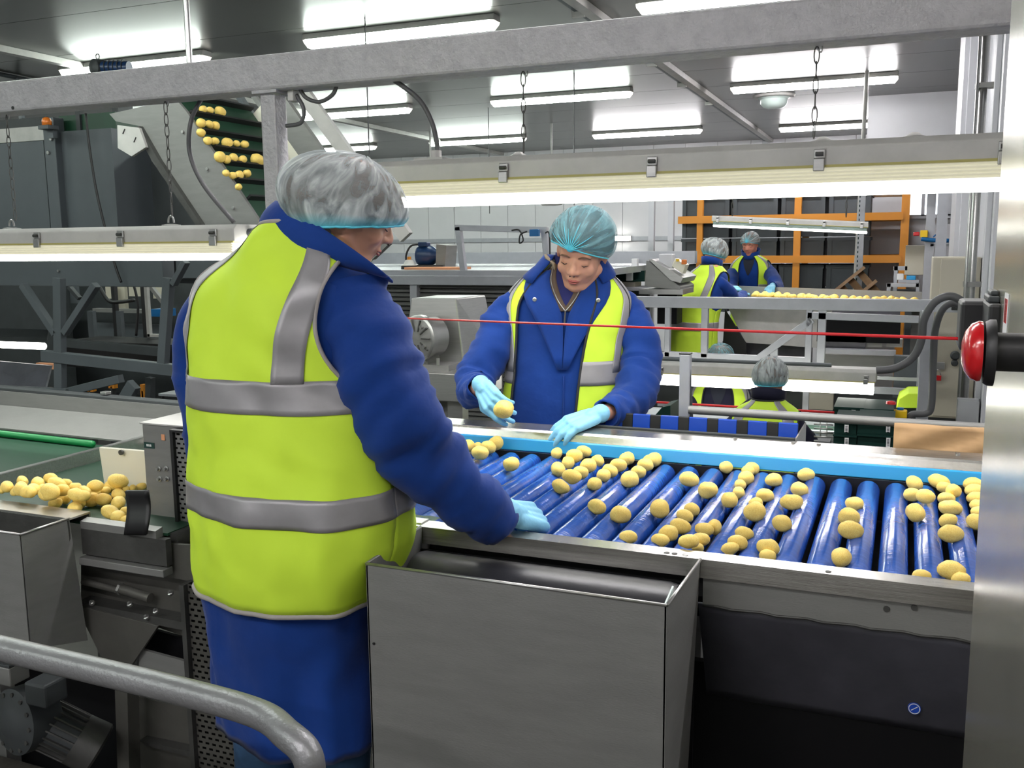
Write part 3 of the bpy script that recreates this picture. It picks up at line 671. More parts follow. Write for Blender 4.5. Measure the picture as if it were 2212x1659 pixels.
obj('board', MB().prism([p0, p1, V((p1.x, p1.y, hgt)), V((p0.x-.012, p0.y, hgt))], (.004, .012, 0)), 'white_plastic', cv, bevel=.003, label='white plastic deflector board')
bq = at(263, 977, y=p0.y-.002); obj('bolt', MB().cyl(bq, bq-V((0, .006, 0)), .008, n=14), 'steel_dark', cv, sm=30)
obj('rubber_flap', MB().grid([[at(272+(48)*i/6+4*math.sin(j*.5), 1060+95*j/8, y=1.80+.012*math.sin(j*.7)-.0015*i) for i in range(7)] for j in range(9)]), 'black', cv, sm=0, solid=.006)
for x in (-1.95, -2.5): obj('leg', MB().box((x-.025, 1.9, ZF), (x+.025, 1.95, .76)), 'steel_dull', cv)
obj('end_roller', MB().cyl((-1.72, 1.84, .745), (-1.72, 2.7, .745), .025), 'steel_dark', cv, sm=40)
# cross conveyor further left
cc = thing('cross_conveyor', (-3.2, 2.3, ZF), 'wide dark-green conveyor belt at the left edge behind the steel divider', 'conveyor')
obj('belt', MB().box((-4.5, 1.5, .76), (-2.57, 2.62, .767)), 'belt_green', cc)
obj('green_edge', MB().tube([(-4.5, 2.66, .785), (-2.75, 2.58, .78)], .013, 12), 'green_edge', cc, sm=0)
obj('back_slope', MB().prism([(-4.5, 2.68, .79), (-2.5, 2.62, .785), (-2.5, 2.82, .83), (-4.5, 2.9, .83)], (0, 0, .006)), 'steel_dull', cc)
obj('back_wall', MB().prism([(-4.5, 2.905, .825), (-2.0, 2.80, .825), (-2.0, 2.80, .89), (-4.5, 2.905, .90)], (0, .006, 0)), 'steel_dull', cc)
obj('back_rail', MB().beam((-4.5, 2.94, .905), (-2.0, 2.83, .895), .05, .015), 'grey_dark', cc, bevel=.003)
obj('clamp', MB().cbox((-2.98, 2.88, .915), .03, .03, .012), 'steel', cc, bevel=.002)
for x in (-4.3, -2.8): obj('leg', MB().box((x-.03, 2.6, ZF), (x+.03, 2.66, .76)), 'steel_dull', cc)
# potato heap
HP = [(95, 480, 200, 130), (60, 600, 130, 80), (230, 550, 230, 120), (320, 395, 210, 100), (310, 480, 190, 130), (270, 610, 190, 110), (550, 430, 230, 130), (490, 510, 170, 140), (510, 610, 280, 180), (740, 375, 220, 120), (620, 510, 140, 110), (700, 580, 170, 160), (820, 440, 270, 120), (960, 430, 150, 110), (900, 530, 220, 120), (930, 650, 200, 150), (800, 720, 210, 110),
      (1100, 500, 150, 130), (1100, 590, 170, 150), (1080, 800, 260, 100), (1150, 700, 190, 150), (1230, 540, 170, 120), (1310, 660, 180, 170), (1380, 465, 150, 140), (1390, 560, 130, 110), (1500, 660, 210, 170), (1520, 540, 120, 110), (1650, 465, 190, 180), (1710, 400, 170, 200), (1720, 590, 210, 130), (1715, 710, 240, 150), (1600, 850, 240, 130), (1710, 910, 210, 110), (1830, 510, 120, 80), (1930, 500, 130, 80), (2040, 480, 100, 110), (1800, 970, 160, 80),
      (1200, 610, 140, 130), (400, 560, 150, 140), (30, 520, 100, 90), (1830, 830, 110, 120)]
for (cx, cy, w_, h_) in HP:
    px, py = cx/6.703, 980+cy/6.703
    L = (w_+h_)/2/6.703/FPX*2.75*1.38; zc = .772+L*.42
    lift = .04 if (350 < cy < 620 and cx < 1300) else (.045 if (cx, cy) in ((1710, 400), (1380, 465)) else .012 if cy < 650 else 0)
    p = at(px, py, z=zc+lift)
    p.x = max(p.x, -2.53+L*.4) if p.y > 1.6 else p.x
    nm = 'yellow potato in the small bunch in front of the white board' if cx > 1250 else 'yellow potato in the dense heap on the green belt at the left edge'
    potato(V((p.x, max(p.y, 1.85), zc+lift)), L*1.14, ang=(0 if w_ > h_*1.1 else 1.2)+rnd.uniform(-.4, .4)-.4, asp=.74 if w_ > 1.2*h_ else .84, label=nm, group='potatoes in front of the white board' if cx > 1250 else 'potatoes heaped on the green feed belt')
# perforated guard box
gb = thing('guard_box', (-1.7, 2.1, .6), 'grey guard box with a perforated side panel, left of the man', 'machine')
A = at(306, 915, y=1.95); Bm = at(322, 1250, y=1.95)
obj('housing', MB().box((A.x, 1.95, .615), (-1.55, 2.25, A.z)), 'steel_dull', gb, bevel=.004)
obj('top_plate', MB().box((A.x-.003, 1.945, A.z), (-1.548, 2.26, A.z+.004)), 'housing', gb)
p = at(322, 962, y=1.948); obj('sticker', MB().box((p.x-.018, 1.948, p.z-.008), (p.x+.018, 1.9495, p.z+.008)), 'sticker', gb)
for dx in (-.006, 0, .006): obj('sticker_print', MB().box((p.x+dx-.002, 1.947, p.z-.003), (p.x+dx+.002, 1.948, p.z+.003)), 'label_white', gb)
p = at(352, 945, y=1.948); obj('red_mark', MB().box((p.x-.006, 1.948, p.z-.008), (p.x+.006, 1.9492, p.z+.008)), 'peach', gb)
for px, py in ((344, 1012), (360, 1012), (346, 1034), (362, 1034), (331, 1166)):
    p = at(px, py, y=1.95); obj('bolt', MB().lathe(p, (0, -1, 0), [(0, .0075), (.003, .0075), (.004, .004), (.011, .004)], 10), 'steel', gb, sm=30)
def perf(name, parent, c0, c1, c2, c3, nr, nc, yv, pm='steel_dull'):
    # perforated plate: real slots, rows of small quads around holes
    f = MB(); c0, c1, c2, c3 = map(V, (c0, c1, c2, c3))
    def P_(u, v): return (c0*(1-u)+c1*u)*(1-v)+(c3*(1-u)+c2*u)*v
    for r_ in range(nr):
        off = .5 if r_ % 2 else 0
        v0, v1 = r_/nr, (r_+1)/nr; va, vb = v0+.3/nr, v1-.3/nr
        f.add([P_(0, v0), P_(1, v0), P_(1, va), P_(0, va)], [(0, 1, 2, 3)]); f.add([P_(0, vb), P_(1, vb), P_(1, v1), P_(0, v1)], [(0, 1, 2, 3)])
        x = 0; cuts = [(max(0, (i+off)/nc+.22/nc), min(1, (i+off)/nc+.78/nc)) for i in range(-1, nc) if (i+off)/nc+.78/nc > .01 and (i+off)/nc+.22/nc < .99]
        for (ua, ub) in cuts:
            if ua > x: f.add([P_(x, va), P_(ua, va), P_(ua, vb), P_(x, vb)], [(0, 1, 2, 3)])
            x = ub
        if x < 1: f.add([P_(x, va), P_(1, va), P_(1, vb), P_(x, vb)], [(0, 1, 2, 3)])
    o = obj(name, f, pm, parent, fix=False); o['kind'] = 'stuff'; return o
z1 = at(375, 932, y=1.93).z; z0 = at(390, 1190, y=1.93).z; xl = at(378, 932, y=1.93).x; xr = xl+.14
obj('guard_frame', MB().box((xl-.01, 1.92, z0), (xl, 1.955, z1)).box((xl-.01, 1.92, z1), (xr, 1.955, z1+.006)), 'black', gb)
obj('dark_backing', MB().box((xl, 1.944, z0), (xr, 1.9495, z1)), 'void_black', gb)
perf('perforated_panel', gb, (xl, 1.93, z1), (xr, 1.93, z1), (xr, 1.93, z0), (xl, 1.93, z0), 26, 7, 1.93)
obj('hose', MB().tube(crv([at(425, 1080, y=1.9), at(420, 1150, y=1.9), at(432, 1215, y=1.9), at(450, 1250, y=1.9)]), .0035, 8), 'black', gb, sm=0)
# lower machine frame with second perforated chain guard
lf = thing('lower_machine', (-1.8, 1.9, ZF), 'dark machine underframe with slotted shaft and chain guard, lower left', 'machine')
Y = 1.86
def quadY(pts, y, m, name, th=.01, par=None, **k): return obj(name, MB().prism([at(px, py, y=y) for px, py in pts], (0, th, 0)), m, par or lf, **k)
quadY([(175, 1205), (322, 1235), (460, 1262), (475, 1400), (175, 1300)], Y, 'steel_shaded', 'side_plate')
quadY([(318, 1170), (445, 1180), (445, 1262), (322, 1240)], Y-.03, 'steel_shaded', 'corner_plate', bevel=.001)
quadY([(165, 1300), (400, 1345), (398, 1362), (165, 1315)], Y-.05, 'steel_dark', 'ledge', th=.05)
quadY([(163, 1308), (342, 1352), (272, 1455), (236, 1455)], Y-.055, 'steel_shaded', 'hopper_plate', bevel=.001)
a_ = at(180, 1256, y=Y-.03); b_ = at(262, 1272, y=Y-.03); c_ = at(325, 1292, y=Y-.03)
obj('shaft', MB().cyl(a_, c_, .0095, n=14), 'steel_shaded', lf, sm=40)
obj('shaft_sleeve', MB().cyl(b_, c_, .0135, n=14), 'steel_shaded', lf, sm=40)
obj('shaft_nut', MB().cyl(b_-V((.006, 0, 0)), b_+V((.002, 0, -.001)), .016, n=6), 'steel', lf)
for px, py in ((200, 1304), (282, 1307), (338, 1322), (318, 1335), (370, 1283), (450, 1308)):
    p = at(px, py, y=Y-.03 if px > 360 else Y-.052); obj('bolt', MB().lathe(p, (0, -.6, .8), [(0, .008), (.006, .008), (.007, .004), (.012, .004)], 6), 'steel', lf)
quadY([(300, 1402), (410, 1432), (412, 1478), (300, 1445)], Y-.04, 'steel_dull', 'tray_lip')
quadY([(300, 1352), (410, 1382), (412, 1478), (300, 1450)], Y+.02, 'void_black', 'recess_shade')  # black sheet painted in as the shade behind the tray lip
z1 = at(400, 1262, y=1.80).z; z0 = at(430, 1659, y=1.80).z-.1; xl = at(402, 1262, y=1.80).x
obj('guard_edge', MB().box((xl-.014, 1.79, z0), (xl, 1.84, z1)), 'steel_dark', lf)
obj('guard_backing', MB().box((xl, 1.822, z0), (xl+.16, 1.826, z1)), 'void_black', lf)
perf('perforated_panel', lf, (xl, 1.805, z1), (xl+.15, 1.805, z1), (xl+.15, 1.805, z0), (xl, 1.805, z0), 40, 7, 1.8, 'steel_shaded')
quadY([(248, 1490), (275, 1498), (280, 1700), (255, 1700)], Y-.1, 'steel_shaded', 'leg', th=.04)
quadY([(300, 1505), (425, 1535), (425, 1700), (300, 1700)], Y, 'steel_shaded', 'lower_plate')
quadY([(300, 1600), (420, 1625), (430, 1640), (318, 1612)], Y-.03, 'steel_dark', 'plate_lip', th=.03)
quadY([(0, 1400), (320, 1480), (320, 1900), (0, 1900)], Y+.12, 'void_black', 'interior_shade')  # black cover standing in for deep shade under the machine
# left bin
lb_ = thing('steel_bin', (-2.3, 1.7, ZF), 'open steel bin at the left edge below the green feed conveyor', 'bin')
c0 = V((-1.992, 1.622, .80)); c1_ = V((-1.992, 1.772, .80))
obj('front_plate', MB().box((-2.9, 1.62, .50), (-1.992, 1.624, .80)), 'steel_dull', lb_)
obj('side_plate', MB().prism([c0, c1_, c1_+V((.015, .015, -.34)), c0+V((.0, 0, -.3))], (-.004, 0, 0)), 'steel_dull', lb_)
obj('leg', MB().box((-2.85, 1.66, ZF), (-2.8, 1.71, .50)), 'steel_dark', lb_)
obj('inner_floor', MB().box((-2.9, 1.63, .70), (-2.0, 1.765, .705)), 'void_black', lb_)
obj('back_plate', MB().box((-2.9, 1.766, .48), (-1.99, 1.77, .795)), 'steel_dark', lb_)
obj('folded_edge', MB().tube([(-2.9, 1.622, .80), c0], .0034, 8), 'steel', lb_, sm=0)
obj('folded_edge', MB().tube([c0, c1_], .0034, 8), 'steel', lb_, sm=0)
# gear motor bottom left
gm = thing('gear_motor', at(60, 1640, y=1.62), 'dusty grey gear motor with cooling ribs, bottom left corner', 'motor')
mc = at(35, 1560, y=1.60); md = (at(190, 1610, y=1.66)-mc).normalized()
mc0 = at(62, 1545, y=1.64); mc1 = at(165, 1595, y=1.70)
obj('gearbox', MB().lathe(at(30, 1560, y=1.60), (-.15, -1, .1), [(-.08, .0), (-.08, .085), (0, .085), (.006, .07), (.012, .045), (.02, .03)], 28), 'grey_dark', gm, sm=30)
for k in range(12):
    an = 2*PI*k/12; q = at(30, 1560, y=1.60); s1, s2, dd = frame((-.15, -1, .1)); q = q+(s1*math.cos(an)+s2*math.sin(an))*.072
    obj('bolt', MB().cyl(q, q+dd*.008, .006, n=8), 'steel_dark', gm)
obj('stator', MB().cyl(mc0, mc1, .058, n=28), 'grey_dark', gm, sm=40)
s1, s2, dd = frame(mc1-mc0)
for k in range(22):
    an = 2*PI*k/22; e_ = (s1*math.cos(an)+s2*math.sin(an))
    obj('cooling_rib', MB().beam(mc0+e_*.06, mc1+e_*.06, .004, .012, up=e_), 'steel_dark', gm)
obj('fan_cover', MB().lathe(mc1, mc1-mc0, [(0, .066), (.06, .068), (.066, .062), (.066, .05), (.05, .045), (.05, 0)], 28), 'steel_dark', gm, sm=30)
obj('terminal_box', MB().cbox(at(100, 1490, y=1.62), .07, .07, .06), 'grey_dark', gm, bevel=.006)
bxx = thing('terminal_box', at(20, 1455, y=1.6), 'small tilted grey terminal box under the pipe rail at the left edge', 'box')
obj('body', MB().cbox(at(15, 1448, y=1.62), .09, .06, .05), 'steel_dull', bxx, bevel=.004); obj('lid', MB().cbox(at(15, 1440, y=1.62)+V((0, 0, .02)), .094, .064, .008), 'grey_dark', bxx, bevel=.002)
# brown paper, striped belt end, post and tube behind the far rail
p0 = at(1932, 912, y=2.96); p1 = at(2150, 925, y=2.96); pb_ = at(1928, 985, y=2.96)
rows = [[V((p0.x+(p1.x+.14-p0.x)*i/14, 2.935+.006*math.sin(i*.9+j)-.012*(j/6)**2, p0.z-(p0.z-.888)*j/6)) for i in range(15)] for j in range(7)]
rows = [[V((p[0], p[1]+.035, p[2]-.004)) for p in rows[0]]]+rows
ps = single('brown_paper', MB().grid(rows), 'paper', 'sheet of brown paper folded over the tube at the right end of the table', 'paper', sm=0, solid=.002)
tz = at(1700, 896, y=2.985)
gt = thing('tube_stand', (at(1490, 890, y=3.0).x, 3.0, ZF), 'grey square post with a long horizontal tube behind the far rail', 'rail')
ta = at(1488, 886, y=3.0); tb2 = at(1962, 914, y=3.0); zt_ = (ta.z+tb2.z)/2
obj('tube', MB().cyl((ta.x, 3.0, zt_+.002), (.45, 3.0, zt_-.002), .0135, n=18), 'steel_dull', gt, sm=40)
po = at(1481, 765, y=3.04)
obj('post', MB().box((po.x-.017, 3.025, ZF), (po.x+.017, 3.06, po.z)), 'grey_rail', gt, bevel=.003)
obj('post_cap', MB().box((po.x-.018, 3.024, po.z), (po.x+.018, 3.061, po.z+.004)), 'black', gt)
obj('brace', MB().prism([(po.x+.017, 3.04, po.z-.05), (po.x+.017, 3.04, .60), (po.x+.05, 3.04, .60)], (0, .004, 0)), 'grey_dark', gt)
# belt with blue cleats in an open steel hopper
hp_ = thing('cleated_belt_hopper', (-.6, 3.15, ZF), 'open hopper with a black and blue striped belt, behind the far rail', 'conveyor')
zb_ = .935; a = at(1370, 950, z=zb_); y0 = 3.0
xe = at(1700, 965, z=zb_).x; xs = -.98
obj('hopper_edge', MB().box((xs, 2.875, .895), (xe, 2.883, .917)), 'grey_dark', hp_, bevel=.003)
obj('hopper_side', MB().prism([(xe, 2.875, .917), (xe+.004, 2.875, .917), (xe+.02, 2.99, .945), (xe+.016, 2.99, .945)], (0, 0, -.2)), 'steel', hp_)
obj('hopper_floor', MB().box((xs, 2.885, .75), (xe, 2.985, .755)), 'void_black', hp_)
for i in range(15):
    ww = 1.25 if i % 2 == 0 else .75; wdt = (xe-xs)/15.25; xx = xs+wdt*(i+(.25 if i % 2 else 0))
    top = .947
    obj('belt_cleat' if i % 2 == 0 else 'belt_gap', MB().prism([(xx, 2.935, .84), (xx+wdt*ww, 2.935, .84), (xx+wdt*ww, 2.945, top), (xx, 2.945, top)], (0, .012, 0)), 'cleat_blue' if i % 2 == 0 else 'black', hp_, bevel=.002)
# ---------------------------------------------------------------- machinery and store behind (left)
def at_pl(px, py, p0, n):
    r = ray(px, py); n = V(n); return CAM+r*((V(p0)-CAM).dot(n)/r.dot(n))
def poly(name, pts, y, m, par, th=.02, **k): return obj(name, MB().prism([at(a, b, y=y) for a, b in pts], (0, th, 0)), m, par, **k)
def rect(name, x0, y0, x1, y1, y, m, par, th=.05, **k):
    a = at(x0, (y0+y1)/2, y=y); b = at(x1, (y0+y1)/2, y=y); t_ = at((x0+x1)/2, y0, y=y); u_ = at((x0+x1)/2, y1, y=y)
    return obj(name, MB().box((a.x, y, u_.z), (b.x, y+th, t_.z)), m, par, **k)
mc_ = thing('grading_machine', (-6, 6, ZF), 'big dark grey panelled grading machine at the left behind the hanging lamp', 'machine')
rect('side_panel', -160, 312, 104, 560, 5.5, 'grey_machine', mc_, .9)
rect('upper_sheet', -160, 281, 103, 311, 5.52, 'housing', mc_, .8, label='pale reflective upper sheet')
rect('corner_post', 104, 252, 128, 600, 5.46, 'grey_machine', mc_, .1, bevel=.006)
rect('side_panel', 128, 280, 250, 560, 5.52, 'grey_machine', mc_, .9)
rect('recessed_panel', 250, 300, 440, 560, 5.9, 'grey_dark', mc_, .2)
rect('dark_hood', 128, 246, 250, 282, 5.6, 'belt_green', mc_, .8)
rect('dark_hood', -160, 262, 104, 282, 5.7, 'grey_dark', mc_, .8)
rect('lower_beam', -160, 560, 352, 618, 5.44, 'grey_machine', mc_, .12, bevel=.006)
rect('lower_beam', 380, 560, 470, 602, 5.44, 'grey_machine', mc_, .12, bevel=.006)
p = at(128, 585, y=5.44); obj('bolt', MB().cyl(p, p-V((0, .015, 0)), .01, n=8), 'steel', mc_)
for (px, py) in ((112, 300), (106, 330)): p = at(px, py, y=5.46); obj('bolt', MB().cyl(p, p-V((0, .015, 0)), .014, n=8), 'steel', mc_)
obj('hanging_cable', MB().tube(crv([at(185, 245, y=5.4), at(195, 330, y=5.4), at(212, 430, y=5.4), at(245, 560, y=5.4), at(262, 610, y=5.4)]), .009, 8), 'black', mc_, sm=0)
rect('back_block', -160, 560, 470, 610, 6.6, 'grey_dark', mc_, .3)
ro = thing('warning_beacon', at(100, 262, y=5.3), 'small amber beacon on top of the grey machine, far left', 'beacon')
q = at(101, 262, y=5.35); obj('dome', MB().lathe(q-V((0, 0, .03)), (0, 0, 1), [(0, .034), (.03, .035), (.05, .028), (.06, .01)], 16), 'amber', ro, sm=0)
obj('base', MB().box((q.x-.05, q.y-.04, q.z-.06), (q.x+.05, q.y+.06, q.z-.03)), 'grey_machine', ro, bevel=.004); obj('bracket', MB().box((q.x-.03, q.y+.02, at(100, 300, y=5.4).z), (q.x+.03, q.y+.06, q.z-.06)), 'grey_machine', ro)
# handrail and items above the beam, top left
hr = thing('handrail', at(60, 178, y=7), 'thin dark handrail above the beam at the top left corner', 'rail')
obj('rail', MB().cyl(at(-60, 148, y=7.0), at(135, 188, y=8.2), .022, n=12), 'grey_machine', hr, sm=0)
a_ = at(40, 168, y=7.55); obj('stanchion', MB().box((a_.x-.022, 7.53, a_.z-1.2), (a_.x+.022, 7.57, a_.z)), 'grey_machine', hr)
dm = thing('drive_motor', at(220, 160, y=5.6), 'dark geared drive motor on top of the elevator, in front of the left tube light', 'motor')
q = at(208, 146, y=5.6); obj('gearbox', MB().lathe(q, (-.25, -1, 0), [(-.06, .05), (-.05, .062), (.02, .062), (.03, .05), (.04, .0)], 20), 'grey_dark', dm, sm=30)
obj('lifting_eye', MB().tube([q+V((.02+.018*math.cos(a), 0, .078+.018*math.sin(a))) for a in [2*PI*k/12 for k in range(13)]], .005, 6), 'steel', dm, sm=0)
obj('motor_body', MB().cyl(q+V((.05, .02, 0)), q+V((.26, .06, -.01)), .045, n=18), 'motor_blue', dm, sm=40)
for k in range(5): obj('cooling_rib', MB().cyl(q+V((.08+.035*k, .025+.007*k, 0)), q+V((.085+.035*k, .026+.007*k, 0)), .052, n=16), 'grey_dark', dm)
obj('base_plate', MB().prism([at(178, 163, y=5.6), at(330, 160, y=5.6), at(335, 190, y=5.6), at(178, 192, y=5.6)], (0, .3, 0)), 'black', dm)
bz = at(250, 190, y=5.6); obj('bracket', MB().box((bz.x-.1, 5.65, bz.z-.35), (bz.x-.04, 5.8, bz.z+.02)), 'grey_dark', dm)
rd = thing('junction_box', at(158, 172, y=5.6), 'small red and cream junction box above the beam, top left', 'box')
q = at(166, 174, y=5.6); obj('body', MB().cbox(q, .09, .06, .075), 'white_plastic', rd, bevel=.004); obj('red_end', MB().cbox(q-V((.055, 0, 0)), .05, .06, .07), 'red', rd, bevel=.006)
obj('bracket', MB().box((q.x-.02, q.y-.02, q.z-.45), (q.x+.02, q.y+.02, q.z-.03)), 'grey_dark', rd)
# potato elevator
ev = thing('potato_elevator', at(400, 400, y=4.2), 'inclined steel elevator with dark green flighted belt carrying potatoes, upper left', 'conveyor')
poly('side_panel', [(236, 246), (300, 232), (378, 212), (402, 240), (575, 500), (445, 500), (342, 345), (300, 272), (250, 262)], 4.0, 'steel_dull', ev, .02)
poly('edge_flange', [(300, 272), (342, 345), (445, 500), (432, 500), (328, 348), (290, 275)], 3.97, 'steel_dark', ev, .03)
poly('bracket_plate', [(253, 270), (300, 276), (315, 318), (284, 338), (254, 320)], 3.95, 'housing', ev, .02, bevel=.002)
for px, py in ((268, 284), (292, 302)): p = at(px, py, y=3.95); obj('slot', MB().beam(p+V((-.008, -.001, -.012)), p+V((.008, -.001, .012)), .006, .004), 'black', ev)
for px, py in ((396, 285), (449, 365), (505, 449)): p = at(px, py, y=4.0); obj('bolt', MB().cyl(p, p-V((0, .01, 0)), .008, n=8), 'steel', ev)
B0 = at(388, 214, y=4.05); B1 = at(600, 520, y=4.05); B0.y = B1.y = 4.03; dv = (B1-B0).normalized(); BN = V((-dv.z, 0, dv.x)); BN = BN if BN.x > 0 else -BN
BW = .62
obj('belt', MB().prism([B0-dv*.02, B1+dv*.2, B1+dv*.2+V((0, BW, 0)), B0-dv*.02+V((0, BW, 0))], -BN*.02), 'belt_green', ev)
fp = [205, 244, 283, 318, 350, 388, 425]
FL = []
for py in fp:
    q = at_pl(440+(py-283)*.62, py+3, B0, BN); s_ = (q-B0).dot(dv); FL.append(s_)
    c_ = B0+dv*s_; obj('flight', MB().prism([c_, c_+dv*.012, c_+dv*.012+BN*.032, c_+BN*.032], (0, BW, 0)), 'black', ev)
for s_ in range(1):
    e0 = B0+V((0, BW+.01, 0)); obj('far_guard', MB().prism([e0-BN*.02, B1+V((0, BW+.01, 0))+dv*.2-BN*.02, B1+V((0, BW+.01, 0))+dv*.2+BN*.08, e0+BN*.08], (0, .02, 0)), 'white_plastic', ev)
obj('far_panel', MB().prism([e0+BN*.08, B1+V((0, BW+.01, 0))+dv*.2+BN*.08, B1+V((0, BW+.01, 0))+dv*.2+BN*.22, e0+BN*.22], (0, .04, 0)), 'steel_dull', ev)
obj('far_panel', MB().prism([e0+BN*.24+V((0, .1, 0)), B1+V((0, BW+.01, 0))+dv*.2+BN*.24+V((0, .1, 0)), B1+V((0, BW+.01, 0))+dv*.2+BN*.32+V((0, .1, 0)), e0+BN*.32+V((0, .1, 0))], (0, .04, 0)), 'housing', ev)
for (cx, cy, w_) in [(1455, 785, 60), (1505, 790, 55), (1580, 800, 80), (1440, 885, 70), (1500, 890, 65), (1545, 900, 65), (1440, 950, 65), (1490, 1010, 60), (1540, 1012, 60), (1628, 1022, 80), (1697, 1030, 50), (1753, 1035, 62), (1575, 1125, 80), (1625, 1143, 60), (1670, 1130, 72), (1738, 1145, 62), (1845, 1147, 105), (1620, 1240, 50), (1670, 1258, 55), (1715, 1255, 65), (1770, 1245, 65), (1710, 1340, 50), (1895, 1620, 60), (1880, 1590, 50)]:
    px, py = cx/3.319, cy/3.319; q = at_pl(px, py, B0+BN*.03, BN); L = w_/3.319/FPX*4.6*1.22
    potato(q, L, ang=1.57+rnd.uniform(-.4, .4), label='yellow potato riding on a flight of the upper-left elevator', group='potatoes on the elevator')
obj('support_leg', MB().box((B1.x-.35, 4.2, ZF), (B1.x-.29, 4.26, B1.z-.1)), 'grey_dark', ev)
bl = thing('blue_chute', at(580, 415, y=4.4), 'blue sheeted chute in a steel frame beside the beam post', 'chute')
poly('blue_sheet', [(515, 418), (566, 374), (680, 376), (680, 462), (532, 458)], 4.55, 'blue_panel', bl, .01)
obj('frame_bar', MB().cyl(at(515, 418, y=4.5), at(567, 370, y=4.5), .014, n=10).cyl(at(567, 370, y=4.5), at(700, 374, y=4.5), .014, n=10), 'steel', bl, sm=40)
sg_ = single('plastic_film', MB().grid([[at(540+36*i/8, 450+22*j/5, y=4.42+.03*noise.noise(V((i*.9, j*1.1, 0)))) for i in range(9)] for j in range(6)]), 'plastic_clear', 'crumpled clear plastic film under the blue chute', 'plastic film', sm=0)
# stair / catwalk struts right of the post at upper left
sk = thing('catwalk_frame', at(640, 340, y=5.2), 'grey diagonal struts and rails behind the hairnet of the man', 'frame')
obj('strut', MB().beam(at(505, 190, y=5.2), at(640, 395, y=5.2), .05, .03), 'grey_machine', sk); obj('strut', MB().beam(at(620, 320, y=5.2), at(646, 372, y=5.2), .03, .03), 'grey_rail', sk)
obj('strut', MB().beam(at(540, 195, y=5.2), at(660, 360, y=5.2), .03, .03), 'steel_dull', sk)
obj('rail', MB().beam(at(600, 372, y=5.2), at(760, 366, y=5.2), .04, .03), 'grey_rail', sk); obj('rail', MB().beam(at(615, 352, y=5.6), at(760, 350, y=5.6), .03, .03), 'grey_rail', sk)
obj('leg', MB().box((sk.location.x+.05, 5.21, ZF), (sk.location.x+.09, 5.25, at(640, 370, y=5.2).z)), 'grey_machine', sk)
# support truss under the machine
tr = thing('support_frame', at(130, 860, y=4.8), 'dark grey braced support frame under the machine, seen below the left lamp', 'frame')
YT = 4.8
def bar(name, a, b, w_, h_=.05, y=YT, m='grey_machine', yb=None): return obj(name, MB().beam(at(a[0], a[1], y=y), at(b[0], b[1], y=yb or y), h_, w_, up=V((0, 1, 0))) if False else MB().beam(at(a[0], a[1], y=y), at(b[0], b[1], y=yb or y), w_, h_, up=V((0, 1, 0))), m, tr, bevel=.003)
bar('post', (128, 600), (132, 960), .07); bar('post', (365, 600), (352, 790), .062)
bar('brace', (50, 615), (122, 722), .045); bar('brace', (208, 615), (140, 720), .045)
bar('brace', (290, 830), (228, 935), .085); bar('cross_beam', (95, 768), (384, 800), .075, .06); bar('cross_beam', (-60, 842), (150, 852), .08, .06, YT-.02); bar('cross_beam', (140, 848), (262, 818), .055, .05)
bar('brace', (10, 850), (62, 900), .09); bar('brace', (402, 565), (375, 615), .035); bar('cross_beam', (140, 740), (352, 760), .07, .06, 5.8, 'grey_dark')
bar('brace', (238, 860), (255, 990), .05, .05, 5.4, 'grey_dark'); bar('post', (325, 815), (322, 960), .05, .05, 5.2, 'grey_dark')
# dim plant room beyond
dk = thing('dim_machinery', at(220, 700, y=8), 'machinery before dark shade panels seen through the braced frame', 'machine')
rect('dark_backdrop', -200, 600, 130, 860, 8.6, 'grey_dark', dk, .2); rect('dark_backdrop', 130, 600, 470, 900, 9.2, 'grey_dark', dk, .2)  # dark panels put up for the darkness beyond the frame
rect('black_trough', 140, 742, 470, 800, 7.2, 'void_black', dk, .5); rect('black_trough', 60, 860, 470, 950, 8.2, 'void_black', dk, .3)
rect('pale_sheet', 140, 610, 165, 655, 8.8, 'grey_machine', dk); rect('pale_sheet', 228, 612, 245, 645, 8.8, 'cabinet', dk); rect('pale_sheet', 250, 612, 270, 672, 8.9, 'cabinet', dk); rect('pale_sheet', 278, 612, 305, 640, 8.9, 'cabinet', dk); rect('pale_sheet', 330, 608, 352, 645, 8.9, 'cabinet', dk)
rect('duct', 200, 668, 350, 676, 8.6, 'steel_dull', dk, .1); rect('duct', 200, 700, 350, 735, 8.7, 'grey_machine', dk, .1); rect('blue_tub', 326, 668, 353, 684, 8.4, 'blue_panel', dk, .2)
rect('column', 190, 672, 202, 740, 8.0, 'grey_machine', dk); rect('column', 243, 612, 250, 740, 8.0, 'black', dk); rect('column', 252, 672, 262, 740, 8.0, 'grey_machine', dk); rect('column', 306, 610, 314, 730, 8.0, 'black', dk)
rect('light_frame', 314, 615, 320, 728, 7.6, 'housing', dk, .04); rect('light_frame', 318, 722, 350, 728, 7.6, 'housing', dk, .04)
obj('cable', MB().tube(crv([at(215, 620, y=8), at(235, 650, y=8), at(262, 652, y=8), at(290, 648, y=8)]), .02, 8), 'black', dk, sm=0)
obj('cable', MB().tube(crv([at(288, 612, y=7.8), at(298, 660, y=7.8), at(294, 725, y=7.8)]), .014, 8), 'black', dk, sm=0)
obj('strut', MB().beam(at(320, 612, y=7.9), at(354, 655, y=7.9), .04, .04), 'steel_dull', dk); obj('strut', MB().beam(at(150, 620, y=7.9), at(172, 645, y=7.9), .05, .04), 'grey_dark', dk)
rect('control_box', 400, 702, 418, 742, 7.0, 'cabinet', dk, .1)
lt = thing('work_lamp', at(45, 745, y=6.4), 'long glowing tube lamp low at the left edge under the grey machine', 'light')
a_ = at(-60, 742, y=6.4); b_ = at(95, 748, y=6.4)
